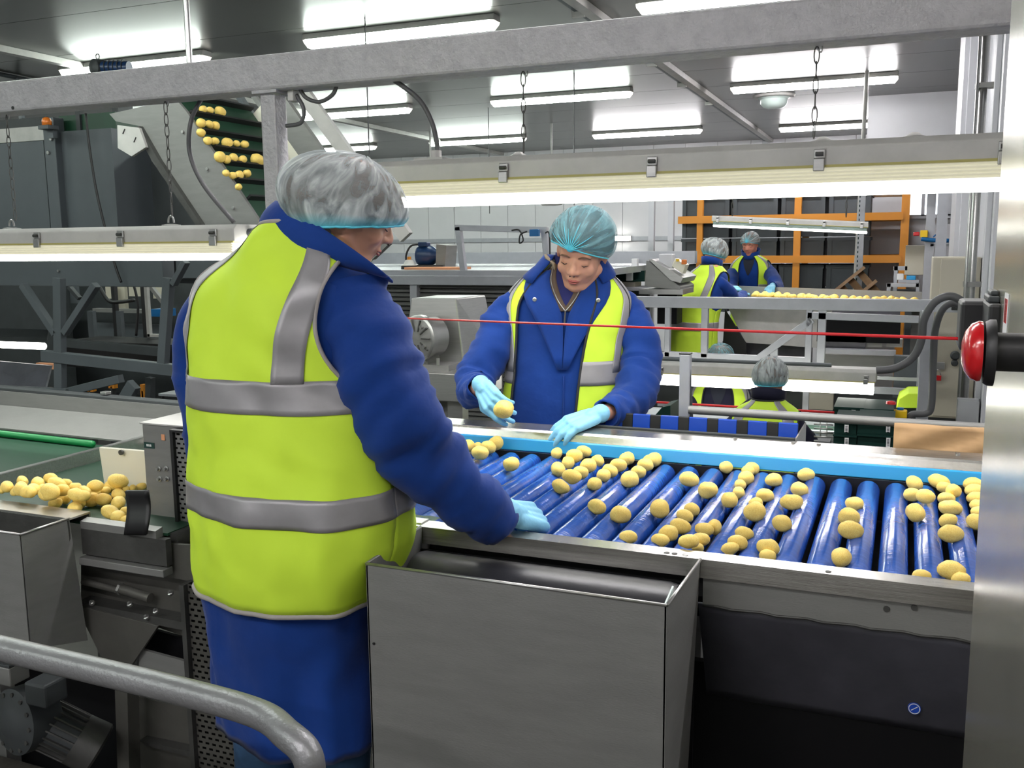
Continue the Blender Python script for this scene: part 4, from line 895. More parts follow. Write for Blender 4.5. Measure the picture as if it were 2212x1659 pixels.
obj('tube', MB().cyl(a_, b_, .032, n=14), 'far_tube', lt, sm=40); obj('cover', MB().prism([a_+V((0, -.05, .05)), b_+V((.1, -.05, .05)), b_+V((.02, .05, .12)), a_+V((0, .05, .12))], (0, 0, .03)), 'grey_dark', lt)
obj('glossy_tray', MB().prism([at(-60, 775, y=6.2), at(110, 790, y=6.2), at(95, 850, y=6.0), at(-60, 850, y=6.0)], (0, .02, 0)), 'black_rubber', lt)
cr_ = thing('cardboard_stack', at(60, 850, y=7), 'peach-coloured cardboard edges glimpsed low behind the frame at left', 'cardboard')
rect('card', 36, 838, 95, 852, 7.4, 'peach', cr_); rect('card', 60, 872, 98, 882, 7.2, 'peach', cr_); rect('card', 100, 838, 112, 855, 7.2, 'peach', cr_); rect('card', 78, 785, 118, 797, 7.2, 'peach', cr_)
rect('dark_crate', 60, 855, 118, 872, 7.3, 'crate_green', cr_, .2)
for (px, py, pw, lb) in ((193, 842, 7, 'small orange bar low behind the frame, left one of three'), (240, 835, 6, 'small orange bar low behind the frame beside the diagonal brace'), (307, 845, 4, 'small upright orange bar low behind the frame')):
    t_ = thing('orange_bar', at(px, py, y=6.9), lb, 'bar'); obj('stem', MB().box((t_.location.x-.01, 6.9, ZF), (t_.location.x+.01, 6.95, t_.location.z)), 'grey_dark', t_); rect('bar', px-pw, py-5 if pw > 5 else py-14, px+pw, py+4 if pw > 5 else py+14, 6.9, 'orange', t_)
ds = thing('side_table', at(365, 855, y=6.6), 'small grey table with black legs and clutter, left of the man\'s elbow', 'table')
a_, b_ = at(342, 850, y=6.2), at(388, 858, y=6.2)
obj('table_top', MB().box((a_.x, 6.2, a_.z-.02), (b_.x, 6.7, a_.z)), 'grey_rail', ds)
for x in (a_.x+.02, b_.x-.02):
    for y in (6.22, 6.68): obj('leg', MB().box((x-.012, y-.012, ZF), (x+.012, y+.012, a_.z-.02)), 'black', ds)
t_ = single('paper_stand', MB().box((a_.x+.06, 6.4, a_.z), (a_.x+.08, 6.42, a_.z+.14)).box((a_.x+.04, 6.38, a_.z), (a_.x+.1, 6.44, a_.z+.02)), 'label_white', 'small white upright stand on the side table', 'stand')
t_ = single('folder', MB().box((a_.x-.02, 6.65, a_.z), (a_.x+.11, 6.68, a_.z+.09)), 'orange', 'orange folder standing at the back of the side table', 'folder')
# ---------------------------------------------------------------- centre background
pf = thing('raised_platform', (-3.2, 6.8, ZF), 'grey raised plant platform with louvred side behind the two workers', 'platform')
a_ = at(820, 600, y=6.5)
obj('deck', MB().box((-5.2, 6.5, 1.25), (-2.05, 9.2, 1.30)), 'grey_rail', pf)
obj('edge_beam', MB().box((-5.2, 6.46, 1.19), (-1.9, 6.5, 1.26)), 'grey_rail', pf, bevel=.004)
lv = MB()
for i in range(34): z = 1.17-i*.035; lv.prism([(-5.2, 6.52, z), (-5.2, 6.55, z+.022), (-5.2, 6.555, z+.02), (-5.2, 6.525, z-.004)], (3.3, 0, 0))
o = obj('louvres', lv, 'steel_dull', pf); o['kind'] = 'stuff'
obj('backing', MB().box((-5.2, 6.58, ZF), (-1.9, 6.6, 1.18)), 'grey_dark', pf)
for x in (-5.1, -3.5, -2.6, -1.95): obj('leg', MB().box((x-.03, 6.48, ZF), (x+.03, 6.54, 1.19)), 'grey_rail', pf)
obj('louvre_rail', MB().box((-5.2, 6.5, .0), (-1.9, 6.53, .06)), 'grey_rail', pf)
for i in range(9): obj('upright_bar', MB().cyl((-2.75+.05*i, 6.44, .15), (-2.75+.05*i, 6.44, .72), .008, n=6), 'steel_dull', pf, sm=0)
# second low beam deck behind
obj('rear_beam', MB().box((-5.4, 7.8, 1.32), (-1.6, 7.9, 1.42)), 'grey_rail', pf)
pk = single('plank', MB().box((at(880, 592, y=6.7).x, 6.65, 1.30), (at(1000, 590, y=6.7).x, 6.85, 1.318)), 'peach', 'pinkish plank lying on the raised platform', 'plank')
gf = thing('gantry_frame', at(1085, 560, y=6.55), 'grey square-tube gantry frame on the raised platform, left of the woman', 'frame')
def gb_(n, a, b, w_=.045, m='grey_rail', y=6.55, par=None): return obj(n, MB().beam(at(*a, y=y), at(*b, y=y), w_, w_, up=V((0, 1, 0))), m, par or gf, bevel=.003)
gb_('post', (990, 490), (1004, 603)); gb_('top_bar', (984, 492), (1183, 497)); gb_('post', (1176, 495), (1186, 600))
mot = thing('electric_motor', at(925, 553, y=6.9), 'dark blue electric motor with mounting plate on the raised platform', 'motor')
q = at(918, 552, y=6.9)
obj('motor_body', MB().lathe(q-V((.075, 0, 0)), (1, .12, 0), [(0, .03), (.01, .07), (.03, .082), (.12, .082), (.15, .07), (.17, .05), (.2, .04)], 24), 'motor_blue', mot, sm=40)
obj('terminal_box', MB().cbox(q+V((0, -.01, .09)), .08, .07, .035), 'motor_blue', mot, bevel=.006)
obj('mounting_plate', MB().prism([q+V((.12, -.05, -.10)), q+V((.2, -.05, -.10)), q+V((.22, -.05, .08)), q+V((.13, -.05, .09))], (.01, .18, 0)), 'steel_dull', mot)
obj('foot', MB().box((q.x-.08, q.y-.08, 1.30), (q.x+.2, q.y+.1, q.z-.075)), 'grey_dark', mot)
obj('lead', MB().tube(crv([q+V((-.0, -.02, .09)), q+V((-.09, -.06, .08)), q+V((-.13, -.08, .0)), q+V((-.12, -.08, -.09))]), .008, 8), 'black', mot, sm=0)
sb = thing('brush_head', at(883, 562, y=6.8), 'small white and black brush head lying left of the blue motor', 'brush')
q = at(884, 568, y=6.8); obj('cup', MB().lathe((q.x, q.y, 1.302), (0, 0, 1), [(0, .065), (.03, .063), (.035, .05), (.07, .03), (.075, .012)], 18), 'housing', sb, sm=40); obj('bristle_ring', MB().lathe((q.x, q.y, 1.30), (0, 0, 1), [(0, .068), (.028, .067)], 18), 'black', sb, sm=40); obj('knob', MB().cyl((q.x, q.y, 1.375), (q.x, q.y, 1.4), .016), 'orange', sb, sm=40)
sn = thing('sensor_head', at(1140, 500, y=6.5), 'small blue sensor with looped cable hanging on the gantry frame', 'sensor')
q = at(1155, 503, y=6.48); obj('box', MB().cbox(q, .07, .04, .05), 'blue_panel', sn, bevel=.004)
obj('cable', MB().tube(crv([q+V((-.06, 0, .01)), q+V((-.11, 0, -.01)), q+V((-.12, 0, -.07)), q+V((-.09, 0, -.05)), q+V((-.12, 0, .02)), q+V((-.18, 0, .02))]), .006, 8), 'black', sn, sm=0)
q2 = at(1178, 503, y=6.5); obj('cable', MB().tube(crv([q2, q2+V((.03, 0, -.01)), q2+V((.035, 0, -.2)), q2+V((.04, 0, -.32))]), .006, 8), 'black', sn, sm=0)
# stainless drive cover with motor behind the man's arm
dc = thing('drive_cover', at(950, 780, y=3.7), 'stainless drive cover with flanged motor on a steel plinth, between man and woman', 'machine')
YC = 3.75
c = [at(888, 644, y=YC), at(985, 644, y=YC), at(1003, 792, y=YC), at(868, 792, y=YC)]; dp = V((.10, .30, 0))
obj('cover', MB().add(c+[p+V((.03 if i in (1,) else (.0 if i == 0 else (.06 if i == 2 else -.02)), .25, 0)) for i, p in enumerate(c)], [(0, 1, 2, 3), (4, 7, 6, 5), (0, 4, 5, 1), (1, 5, 6, 2), (2, 6, 7, 3), (3, 7, 4, 0)]), 'steel', dc, bevel=.006)
q = at(905, 730, y=3.62)
ax = V((-.35, -1, 0)).normalized()
obj('motor_flange', MB().lathe(q, ax, [(-.10, .085), (-.02, .088), (-.02, .1), (.004, .1), (.008, .092)], 32), 'steel', dc, sm=30)
obj('fan_grille', MB().lathe(q, ax, [(.008, .088), (.012, .07), (.014, .03), (.014, 0)], 32), 'steel_dull', dc, sm=30)
s1, s2, dd = frame(ax)
for k in range(10):
    e_ = s1*math.cos(2*PI*k/10)+s2*math.sin(2*PI*k/10); obj('grille_rib', MB().beam(q+dd*.014+e_*.03, q+dd*.014+e_*.082, .008, .006), 'steel_dark', dc)
for k in range(4):
    e_ = s1*math.cos(2*PI*k/4+.6)+s2*math.sin(2*PI*k/4+.6); obj('bolt', MB().cyl(q+e_*.06+dd*.01, q+e_*.06+dd*.022, .009, n=8), 'steel', dc)
obj('motor_foot', MB().box((q.x-.09, 3.62, q.z-.14), (q.x+.14, 3.78, q.z-.115)).box((q.x+.02, 3.64, q.z-.115), (q.x+.03, 3.76, q.z-.06)), 'steel_dull', dc)
for dx in (0, .09): obj('bolt', MB().cyl((q.x+dx, 3.62, q.z-.115), (q.x+dx, 3.62, q.z-.085), .008, n=8), 'steel', dc)
pt = at(960, 795, y=3.6)
obj('plinth', MB().box((q.x-.22, 3.55, q.z-.26), (at(1003, 800, y=3.55).x, 3.95, q.z-.14)), 'steel', dc, bevel=.004)
obj('plinth_leg', MB().box((at(985, 880, y=3.6).x-.04, 3.6, ZF), (at(985, 880, y=3.6).x+.03, 3.66, q.z-.26)), 'steel', dc)
obj('plinth_panel', MB().box((-2.3, 3.7, ZF), (at(1000, 880, y=3.7).x, 3.72, q.z-.26)), 'steel_dull', dc)
# ---------------------------------------------------------------- right background: rack with crates
YR = 12.0
rk = thing('pallet_rack', (-1.3, YR, ZF), 'orange pallet rack full of dark grey crates against the far wall', 'rack')
zb1 = at(1720, 471, y=YR).z; zb2 = at(1720, 560, y=YR).z
for px, w_ in ((1512, .07), (1722, .08), (1953, .09)):
    x = at(px, 520, y=YR).x; zu = at(px, 375, y=YR).z; obj('upright', MB().box((x-w_/2, YR-.04, ZF), (x+w_/2, YR+.04, zu)), 'orange', rk)
    obj('upright', MB().box((x-w_/2, YR+1.0, ZF), (x+w_/2, YR+1.06, zu)), 'orange', rk)
x0 = at(1466, 500, y=YR).x; x1 = at(1950, 500, y=YR).x
for z in (zb1, zb2): obj('shelf_beam', MB().box((x0, YR-.05, z-.045), (x1, YR-.0, z+.045)), 'orange', rk); obj('shelf_beam', MB().box((x0, YR+1.02, z-.04), (x1, YR+1.06, z+.04)), 'orange', rk)
obj('shelf_deck', MB().box((x0, YR, zb1-.02), (x1, YR+1.0, zb1)), 'wood', rk); obj('shelf_deck', MB().box((x0, YR, zb2-.02), (x1, YR+1.0, zb2)), 'wood', rk)
z3 = at(1720, 428, y=YR).z
for k in range(4): obj('top_slat', MB().box((at(1590, 420, y=YR).x, YR+.1+.25*k, z3+.02), (x1, YR+.16+.25*k, z3+.05)), 'wood', rk)
CX = [1470, 1578, 1682, 1784, 1882]; crn = 0
rows_ = [(zb1+.0, .30), (zb2+.0, .27), (zb2+.27, .25), (zb2-.36, .30), (zb2-.66, .30)]
proto = None
for ci in range(4):
    xa, xb = at(CX[ci], 520, y=YR+.1).x+.012, at(CX[ci+1], 520, y=YR+.1).x-.012
    for ri, (z0, h_) in enumerate(rows_):
        lbl = 'dark grey crate on the orange rack, %s, %s column from the left' % (('upper shelf', 'middle shelf lower layer', 'middle shelf upper layer', 'bottom stack upper layer', 'bottom stack lower layer')[ri], ('first', 'second', 'third', 'last')[ci])
        t_ = thing('storage_crate', ((xa+xb)/2, YR+.4, z0), lbl, 'crate', 'crates on the orange rack')
        h2 = h_-.012
        obj('crate_body', MB().box((xa+.02, YR+.10, z0), (xb-.02, YR+.9, z0+h2-.04)), 'crate', t_)
        obj('rim', MB().box((xa, YR+.08, z0+h2-.04), (xb, YR+.92, z0+h2)), 'crate', t_)
        rb = MB(); 
        for k in (0, 1): obj('corner_post', MB().box(((xa+.01, xb-.06)[k], YR+.085, z0), ((xa+.06, xb-.01)[k], YR+.1, z0+h2-.04)), 'crate', t_)
pa_ = thing('wooden_pallet', at(1840, 620, y=10.9), 'weathered wooden pallet leaning in front of the rack', 'pallet')
P0, P1, P3 = at(1748, 668, y=10.9), at(1866, 574, y=11.1), at(1800, 735, y=10.6)
uu = (P1-P0); vv = (P3-P0)
for k in range(6): s0 = k/6+.01; s1_ = s0+.10; obj('slat', MB().prism([P0+uu*s0, P0+uu*s1_, P0+uu*s1_+vv, P0+uu*s0+vv], (0, .03, 0)), 'wood', pa_)
for k in (0, .46, .92): obj('bearer', MB().prism([P0+vv*k, P0+vv*(k+.08), P0+vv*(k+.08)+uu, P0+vv*k+uu], (0, -.09, 0)), 'wood', pa_)
obj('prop', MB().box((P3.x, P3.y-.1, ZF), (P3.x+.3, P3.y+.1, P3.z+.05)), 'crate', pa_)
sp_ = thing('slotted_post', at(1857, 640, y=11.2), 'pale slotted steel post in front of the rack', 'post')
xa = at(1857, 530, y=11.2).x; obj('post', MB().box((xa-.03, 11.2, ZF), (xa+.04, 11.24, at(1857, 375, y=11.2).z)), 'grey_rail', sp_)
for k in range(30): obj('slot', MB().box((xa-.022, 11.197, .8+k*.05), (xa-.012, 11.2, .825+k*.05)), 'crate_green', sp_)
for px, yy_, lb in ((1406, 9.5, 'slim white post left of the rack, left one of two'), (1448, 9.5, 'slim white post left of the rack, right one of two')):
    x = at(px, 520, y=yy_).x; single('white_post', MB().box((x-.028, yy_, ZF), (x+.028, yy_+.06, at(px, 375, y=yy_).z)), 'white_wall', lb, 'post')
wlp = thing('wall_lamp', at(1344, 515, y=17.9), 'small glowing lamp on the back wall right of the woman\'s hairnet', 'light')
q = at(1340, 515, y=17.86); obj('tube', MB().box((q.x-.16, 17.84, q.z-.04), (q.x+.16, 17.9, q.z+.04)), 'far_tube', wlp); obj('base', MB().box((q.x-.2, 17.9, q.z-.05), (q.x+.2, 17.95, q.z+.05)), 'housing', wlp)
ab = at(958+0, 437, y=15)
for px, lb in ((932, 'grey hopper-shaped lamp hood near the ceiling left, at the lower edge of the big lamp'), (1192, 'grey hopper-shaped lamp hood right of the woman\'s hairnet top')):
    q = at(px, 435, y=14); tt_ = single('lamp_hood', MB().lathe((q.x, 14, q.z-.06), (0, 0, 1), [(0, .16), (.1, .32), (.3, .34)], 4), 'housing', lb, 'lamp hood'); tt_.data.materials[0] = M['housing']; obj('hood_rod', MB().cyl((q.x, 14, q.z+.2), (q.x, 14, ZC), .015), 'housing', tt_, fix=False).matrix_parent_inverse = Matrix.Identity(4)
# steel checkweigher left of far workers
cw = thing('control_desk', at(1430, 600, y=7.2), 'stainless wedge-shaped control desk with switch boxes, left of the far workers', 'machine')
poly('desk_body', [(1396, 563), (1402, 565), (1470, 620), (1470, 628), (1392, 618)], 7.2, 'steel_dull', cw, .5, bevel=.004)
poly('desk_top', [(1400, 560), (1408, 560), (1476, 600), (1470, 612), (1448, 606)], 7.18, 'steel', cw, .5, bevel=.003)
rect('switch_box', 1423, 549, 1452, 580, 7.3, 'white_wall', cw, .1, bevel=.004)
obj('tilted_box', MB().prism([at(1458, 558, y=7.25), at(1482, 572, y=7.25), at(1474, 592, y=7.25), at(1451, 574, y=7.25)], (0, .12, 0)), 'white_plastic', cw, bevel=.004)
q = at(1478, 566, y=7.2); obj('stop_knob', MB().cbox(q, .035, .04, .035), 'amber', cw, bevel=.004); q = at(1464, 562, y=7.2); obj('key', MB().cbox(q, .02, .03, .02), 'yellow', cw)
rect('under_shelf', 1380, 625, 1475, 636, 7.2, 'steel', cw, .4); rect('under_dark', 1420, 636, 1462, 700, 7.5, 'void_black', cw, .2)
gcr = thing('green_tray_table', at(1360, 590, y=7.8), 'dark green tray with small white tubs behind the woman\'s shoulder', 'tray')
rect('tray', 1325, 585, 1392, 607, 7.8, 'crate_green', gcr, .3); rect('tray_rim', 1320, 604, 1392, 608, 7.78, 'green_edge' if False else 'crate_green', gcr, .34); rect('table_edge', 1335, 622, 1400, 628, 7.6, 'grey_rail', gcr, .4); rect('bin_front', 1338, 609, 1372, 622, 7.8, 'cabinet', gcr, .2); rect('table_panel', 1335, 628, 1400, 800, 7.9, 'grey_dark', gcr, .05)
for px, py, lb in ((1372, 568, 'white tub standing behind the green tray'), (1360, 597, 'small white tub on the green tray')): 
    q = at(px, py, y=7.75); single('tub', MB().cbox(q, .05, .05, .07), 'label_white', lb, 'tub', bevel=.004)
# far hanging lamp
q0 = at(1540, 478, y=8.65); q1 = at(1876, 492, y=8.65)
tl = (q1.z-q0.z)/(q1.x-q0.x)
hl = hang_light(q0.x, q1.x, 8.65, (q0.z+q1.z)/2-.05, (q0.z+q1.z)/2+.05, 'white lamp hanging over the far sorting table in front of the rack', [q0.x+(q1.x-q0.x)*k for k in (.04, .26, .5, .73, .96)], rib='plastic_clear', tube='far_tube', wy=.06, tilt=tl)
zbm = at(1700, 372, y=8.65).z
for px, lb in ((1582, 'thin chain holding the left end of the far lamp'), (1828, 'thin chain holding the right end of the far lamp')):
    q = at(px, 460, y=8.65); chain((q.x, 8.65, zbm), (q.x, 8.65, q.z-.03), lb, pitch=.06, r=.004)
bm_ = single('far_light_beam', MB().box((-2.2, 8.62, zbm), (.3, 8.68, zbm+.05)).box((.22, 8.62, ZF), (.3, 8.68, zbm)), 'grey_rail', 'grey bar carrying the far lamp chains, hidden by the big lamp', 'beam')
# far sorting table
ft = thing('sorting_table', (-.7, 8.9, ZF), 'far steel sorting table with a line of potatoes, in front of the rack', 'conveyor')
a_ = at(1590, 640, y=8.45); zf = a_.z
zf0 = at(1600, 640, y=8.6).z; x0f = a_.x-.1; zl = at(1980, 668, y=8.6).z; slp = .42*(zl-zf0)/(at(1980, 668, y=8.6).x-at(1600, 640, y=8.6).x)
def ZF_(x): return zf0+slp*(x-at(1600, 640, y=8.6).x)
def sl(y0, y1, z0, z1): return MB().add([(x, y, ZF_(x)+z) for x in (x0f, .25) for (y, z) in ((y0, z0), (y1, z0), (y1, z1), (y0, z1))], [(3, 2, 1, 0), (4, 5, 6, 7), (0, 1, 5, 4), (1, 2, 6, 5), (2, 3, 7, 6), (3, 0, 4, 7)])
obj('tray', sl(8.62, 9.2, -.05, -.02), 'steel_dark', ft)
obj('front_rail', sl(8.60, 8.62, -.06, .0), 'steel', ft)
obj('back_rail', sl(9.2, 9.24, -.05, .06), 'steel', ft)
poly('hopper', [(1568, 655), (1850, 662), (1850, 672), (1800, 735), (1770, 752), (1610, 740)], 8.7, 'housing', ft, .1)
rect('dark_under', 1560, 740, 1752, 800, 8.9, 'black_rubber', ft, .1); poly('dark_side', [(1566, 668), (1612, 742), (1612, 768), (1560, 768)], 8.68, 'black', ft, .02)
poly('black_chute', [(1800, 668), (1945, 672), (1940, 738), (1770, 724)], 8.6, 'black_rubber', ft, .1)
for x in (-1.2, .1): obj('leg', MB().box((x-.03, 9.1, ZF), (x+.03, 9.16, ZF_(x)-.05)), 'steel_dull', ft)
xx = at(1636, 640, y=8.8).x
while xx < .12:
    zf = ZF_(xx)
    for k in range(2):
        L = rnd.uniform(.052, .07); potato(V((xx+rnd.uniform(-.02, .02), 8.68+.12*k+rnd.uniform(-.02, .03), zf-.02+L*.42)), L*1.15, label='pale potato in the line on the far sorting table', group='potatoes on the far sorting table')
    xx += .062
# aluminium railing in front of the far platform
rl = thing('aluminium_railing', (-.6, 6.6, -.1), 'aluminium railing with posts in front of the far workers', 'railing')
YL = 6.45
def lb_bar(n, a, b, w_, h_=.05, m='grey_rail', y=YL): return obj(n, MB().beam(at(*a, y=y), at(*b, y=y), h_, w_, up=V((0, 0, 1))), m, rl, bevel=.003)
za = at(1380, 646, y=YL); zb3 = at(2100, 668, y=YL)
obj('top_rail', MB().box((za.x-.3, YL-.03, (za.z+zb3.z)/2-.038), (zb3.x, YL+.03, (za.z+zb3.z)/2+.038)), 'grey_rail', rl, bevel=.004)
for px, w_, y1_ in ((1443, .036, 770), (1523, .045, 772), (1748, .04, 785), (1776, .05, 785), (1998, .06, 905)):
    p = at(px, 700, y=YL); z_ = at(px, y1_, y=YL).z; obj('post', MB().box((p.x-w_/2, YL-.025, z_), (p.x+w_/2, YL+.025, za.z-.03)), 'grey_rail', rl, bevel=.003)
lb_bar('middle_rail', (1744, 681), (1985, 690), .045); lb_bar('brace', (1755, 690), (1640, 772), .045); lb_bar('lower_rail', (1380, 762), (1750, 778), .035)
lb_bar('brace', (1672, 745), (1672, 775), .03)
for px in (2008, 2062): p = at(px, 664, y=YL-.035); obj('end_block', MB().cbox(p, .035, .02, .035), 'black', rl, bevel=.003)
obj('lower_sill', MB().box((za.x-.3, YL-.02, .52), (.1, YL+.02, .56)), 'grey_rail', rl)
# equipment under the far platform
ue = thing('under_deck_machine', (-.4, 6.9, ZF), 'dark conveyor and pipes under the far table on the right', 'machine')
rect('black_bar', 1765, 688, 1945, 740, 7.0, 'void_black', ue, .1); rect('glass_panel', 1772, 726, 1870, 756, 7.0, 'crate_green' if False else 'black_rubber', ue, .05); rect('white_panel', 1874, 730, 1905, 750, 7.3, 'label_white', ue); rect('white_panel', 1915, 732, 1950, 750, 7.3, 'label_white', ue)
rect('tray_edge', 1770, 756, 1935, 766, 6.9, 'grey_rail', ue, .1); rect('box_beam', 1770, 768, 1980, 800, 7.0, 'steel_dull', ue, .1); rect('grey_block', 1930, 770, 1985, 860, 6.8, 'grey_machine', ue, .1)
rect('back_panel', 1420, 835, 1990, 960, 7.1, 'grey_dark', ue, .05); rect('pale_bag', 1745, 845, 1800, 885, 7.0, 'cabinet', ue, .1); rect('tray_edge', 1420, 880, 1800, 888, 6.9, 'grey_rail', ue, .05)
rect('post', 1733, 800, 1746, 960, 6.6, 'grey_rail', ue, .05); rect('thin_bar', 1895, 815, 1985, 822, 6.3, 'grey_rail', ue, .02)
rect('dark_sheet', 1380, 800, 1480, 960, 7.05, 'grey_dark', ue, .03)
# lower inspection lamp
q0 = at(1420, 800, y=5.9); q1 = at(1893, 820, y=5.9)
hang_light(q0.x-.35, q1.x, 5.9, q0.z-.085, q0.z+.065, 'pale lamp over the lower sorting line, in front of the aluminium railing', [at(px, 800, y=5.9).x for px in (1435, 1872)], rib='dim_tube', tube='hang', wy=.08)
rr_ = at(1500, 775, y=5.85); single('conduit', MB().cyl((q0.x-.3, 5.86, q0.z+.08), (q1.x-.25, 5.86, q0.z+.08), .012, n=10), 'grey_machine', 'grey conduit lying on top of the lower lamp', 'conduit', sm=40)
# lower sorting line
ll = thing('lower_sorting_line', (-.8, 5.9, ZF), 'lower sorting conveyor rail behind the worker in the navy coat', 'conveyor')
z_l = at(1500, 868, y=5.9).z-.12
obj('rail', MB().box((-1.7, 5.7, z_l-.05), (.15, 5.74, z_l+.02)), 'grey_rail', ll); obj('belt', MB().box((-1.7, 5.74, z_l-.06), (.15, 6.15, z_l-.03)), 'belt_green', ll); obj('rail', MB().box((-1.7, 6.15, z_l-.05), (.15, 6.19, z_l+.02)), 'grey_rail', ll)
for x in (-1.5, 0): obj('leg', MB().box((x-.03, 5.9, ZF), (x+.03, 5.96, z_l-.06)), 'grey_dark', ll)
a_ = at(1405, 868, y=5.6); b_ = at(1885, 896, y=5.6); single('pull_cord', MB().cyl(a_, b_, .007, n=8), 'cord', 'red pull cord of the lower line, running to the yellow stop switch', 'cord', sm=0)
ys = thing('stop_switch', at(1930, 890, y=5.6), 'yellow stop switch with red knob at the end of the lower red cord', 'switch')
q = at(1932, 893, y=5.6); obj('body', MB().cbox(q, .13, .05, .045), 'yellow', ys, bevel=.006); obj('nose', MB().cyl(q-V((.16, 0, 0)), q-V((.06, 0, 0)), .018, .022), 'yellow', ys, sm=40)
obj('knob', MB().lathe(q+V((-.02, 0, .02)), (0, 0, 1), [(0, .01), (.03, .01), (.032, .028), (.045, .026), (.05, .01)], 16), 'red', ys, sm=40); obj('blue_button', MB().cyl(q+V((.03, 0, .022)), q+V((.03, 0, .034)), .018), 'blue_panel', ys, sm=40)
# hoses at right
for pts, lb in (([(1893, 800), (1935, 795), (1972, 772), (1990, 735), (1996, 690), (2020, 652), (2055, 640), (2085, 660), (2096, 705)], 'thick grey hose arching from the lower lamp up beside the beige cabinet'),
                ([(1962, 905), (1972, 895), (2000, 893), (2012, 875), (2016, 780), (2020, 715), (2035, 670), (2060, 655), (2085, 672), (2092, 712)], 'second thick grey hose running up from the yellow stop switch')):
    single('hose', MB().tube(crv([at(*p, y=5.5+(.0 if lb[0] == 't' else .12)) for p in pts]), .021 if lb[0] == 't' else .019, 12), 'cable', lb, 'hose', sm=0)
ap = thing('aluminium_post', at(1995, 900, y=5.75), 'pale aluminium post beside the beige cabinet, behind the hoses', 'post')
p = at(1998, 800, y=5.75); obj('post', MB().box((p.x-.03, 5.75, ZF), (p.x+.03, 5.81, at(1998, 672, y=5.75).z)), 'grey_rail', ap, bevel=.003)
# beige cabinet
bc = thing('beige_cabinet', (.29, 7.1, ZF), 'tall beige electrical cabinet beside the white wall at right', 'cabinet')
p = at(2008, 700, y=6.9); p2 = at(2112, 700, y=6.9); zt = at(2050, 556, y=6.9).z
obj('body', MB().box((p.x, 6.92, at(2050, 905, y=6.9).z), (p2.x, 7.3, zt)), 'cabinet', bc, bevel=.005)
obj('door', MB().box((p.x+.05, 6.9, at(2050, 900, y=6.9).z), (p2.x-.07, 6.92, zt-.01)), 'cabinet', bc, bevel=.003)
obj('plinth', MB().box((p.x, 6.95, ZF), (p2.x, 7.3, at(2050, 905, y=6.9).z)), 'grey_dark', bc)
q = at(2063, 768, y=6.88); obj('handle', MB().lathe(q+V((0, .01, 0)), (0, -1, 0), [(0, .03), (.02, .03), (.03, .02)], 16), 'grey_dark', bc, sm=40); obj('handle', MB().lathe(q+V((0, .01, -.05)), (0, -1, 0), [(0, .022), (.02, .022), (.03, .015)], 16), 'grey_dark', bc, sm=40)
q = at(2030, 790, y=6.88); obj('hasp', MB().cbox(q, .06, .02, .05), 'steel', bc, bevel=.003); obj('padlock', MB().cbox(q+V((-.01, -.02, -.08)), .045, .02, .035), 'red', bc, bevel=.003); obj('shackle', MB().tube([q+V((-.01+.018*math.cos(a), -.02, -.06+.035*math.sin(a))) for a in [PI*k/8 for k in range(9)]], .004, 6), 'steel', bc, sm=0)
jb = single('wall_box', MB().cbox(at(2090, 890, y=6.3), .12, .1, .16), 'white_wall', 'pale square box at the foot of the beige cabinet', 'box', bevel=.004)
# small stand, enclosure, stop on post
en = thing('control_enclosure', at(1975, 565, y=9.5), 'small beige control enclosure on a light stand right of the rack', 'cabinet')
rect('enclosure', 1955, 530, 1996, 594, 9.5, 'cabinet', en, .25, bevel=.004); rect('stand_frame', 1930, 575, 1960, 584, 9.5, 'grey_rail', en, .05); rect('stand_leg', 1930, 575, 1938, 640, 9.5, 'grey_rail', en, .05)
rect('shelf', 1940, 605, 1985, 611, 9.4, 'grey_rail', en, .3); rect('stand_frame', 1915, 612, 1985, 620, 9.3, 'grey_rail', en, .05); rect('stand_leg', 1915, 612, 1923, 655, 9.3, 'grey_rail', en, .05); rect('stand_leg', 1978, 612, 1985, 655, 9.3, 'grey_rail', en, .05); rect('stand_panel', 1925, 625, 1978, 655, 9.6, 'grey_machine', en, .05)
obj('stand_leg', MB().box((en.location.x-.05, 10.6, ZF), (en.location.x+.05, 10.65, at(1970, 650, y=9.4).z)), 'grey_machine', en)
single('jug', MB().cbox(at(1945, 598, y=9.45), .06, .05, .06), 'label_white', 'small white jug on the light stand under the enclosure', 'jug', bevel=.01); single('blue_tub', MB().cbox(at(1968, 600, y=9.45), .08, .05, .04), 'strip_blue', 'small light blue tub on the light stand under the enclosure', 'tub', bevel=.006)
sp2 = thing('service_post', at(2008, 500, y=9.0), 'pale post with a red and yellow stop button in front of the small window', 'post')
p = at(2010, 480, y=9.0); p3 = at(2002, 660, y=9.0); obj('post', MB().box((p.x-.035, 9, ZF), (p.x+.035, 9.06, at(2005, 375, y=9).z)), 'grey_rail', sp2)
q = at(1996, 505, y=8.97); obj('stop_box', MB().cbox(q, .06, .05, .06), 'yellow', sp2, bevel=.004); obj('stop_knob', MB().cbox(q-V((.06, 0, 0)), .05, .04, .035), 'red', sp2, bevel=.008)
ar = thing('air_tray', at(2030, 520, y=9.0), 'small shelf with blue air hose beside the service post', 'shelf')
rect('shelf', 2010, 527, 2050, 532, 9.0, 'grey_rail', ar, .2); obj('blue_hose', MB().tube(crv([at(1990, 516, y=8.95), at(2015, 519, y=8.95), at(2050, 520, y=8.95)]), .018, 8), 'blue_panel', ar, sm=0); obj('blue_hose', MB().tube(crv([at(2016, 512, y=8.95), at(2026, 505, y=8.95), at(2036, 515, y=8.95)]), .006, 8), 'blue_panel', ar, sm=0)
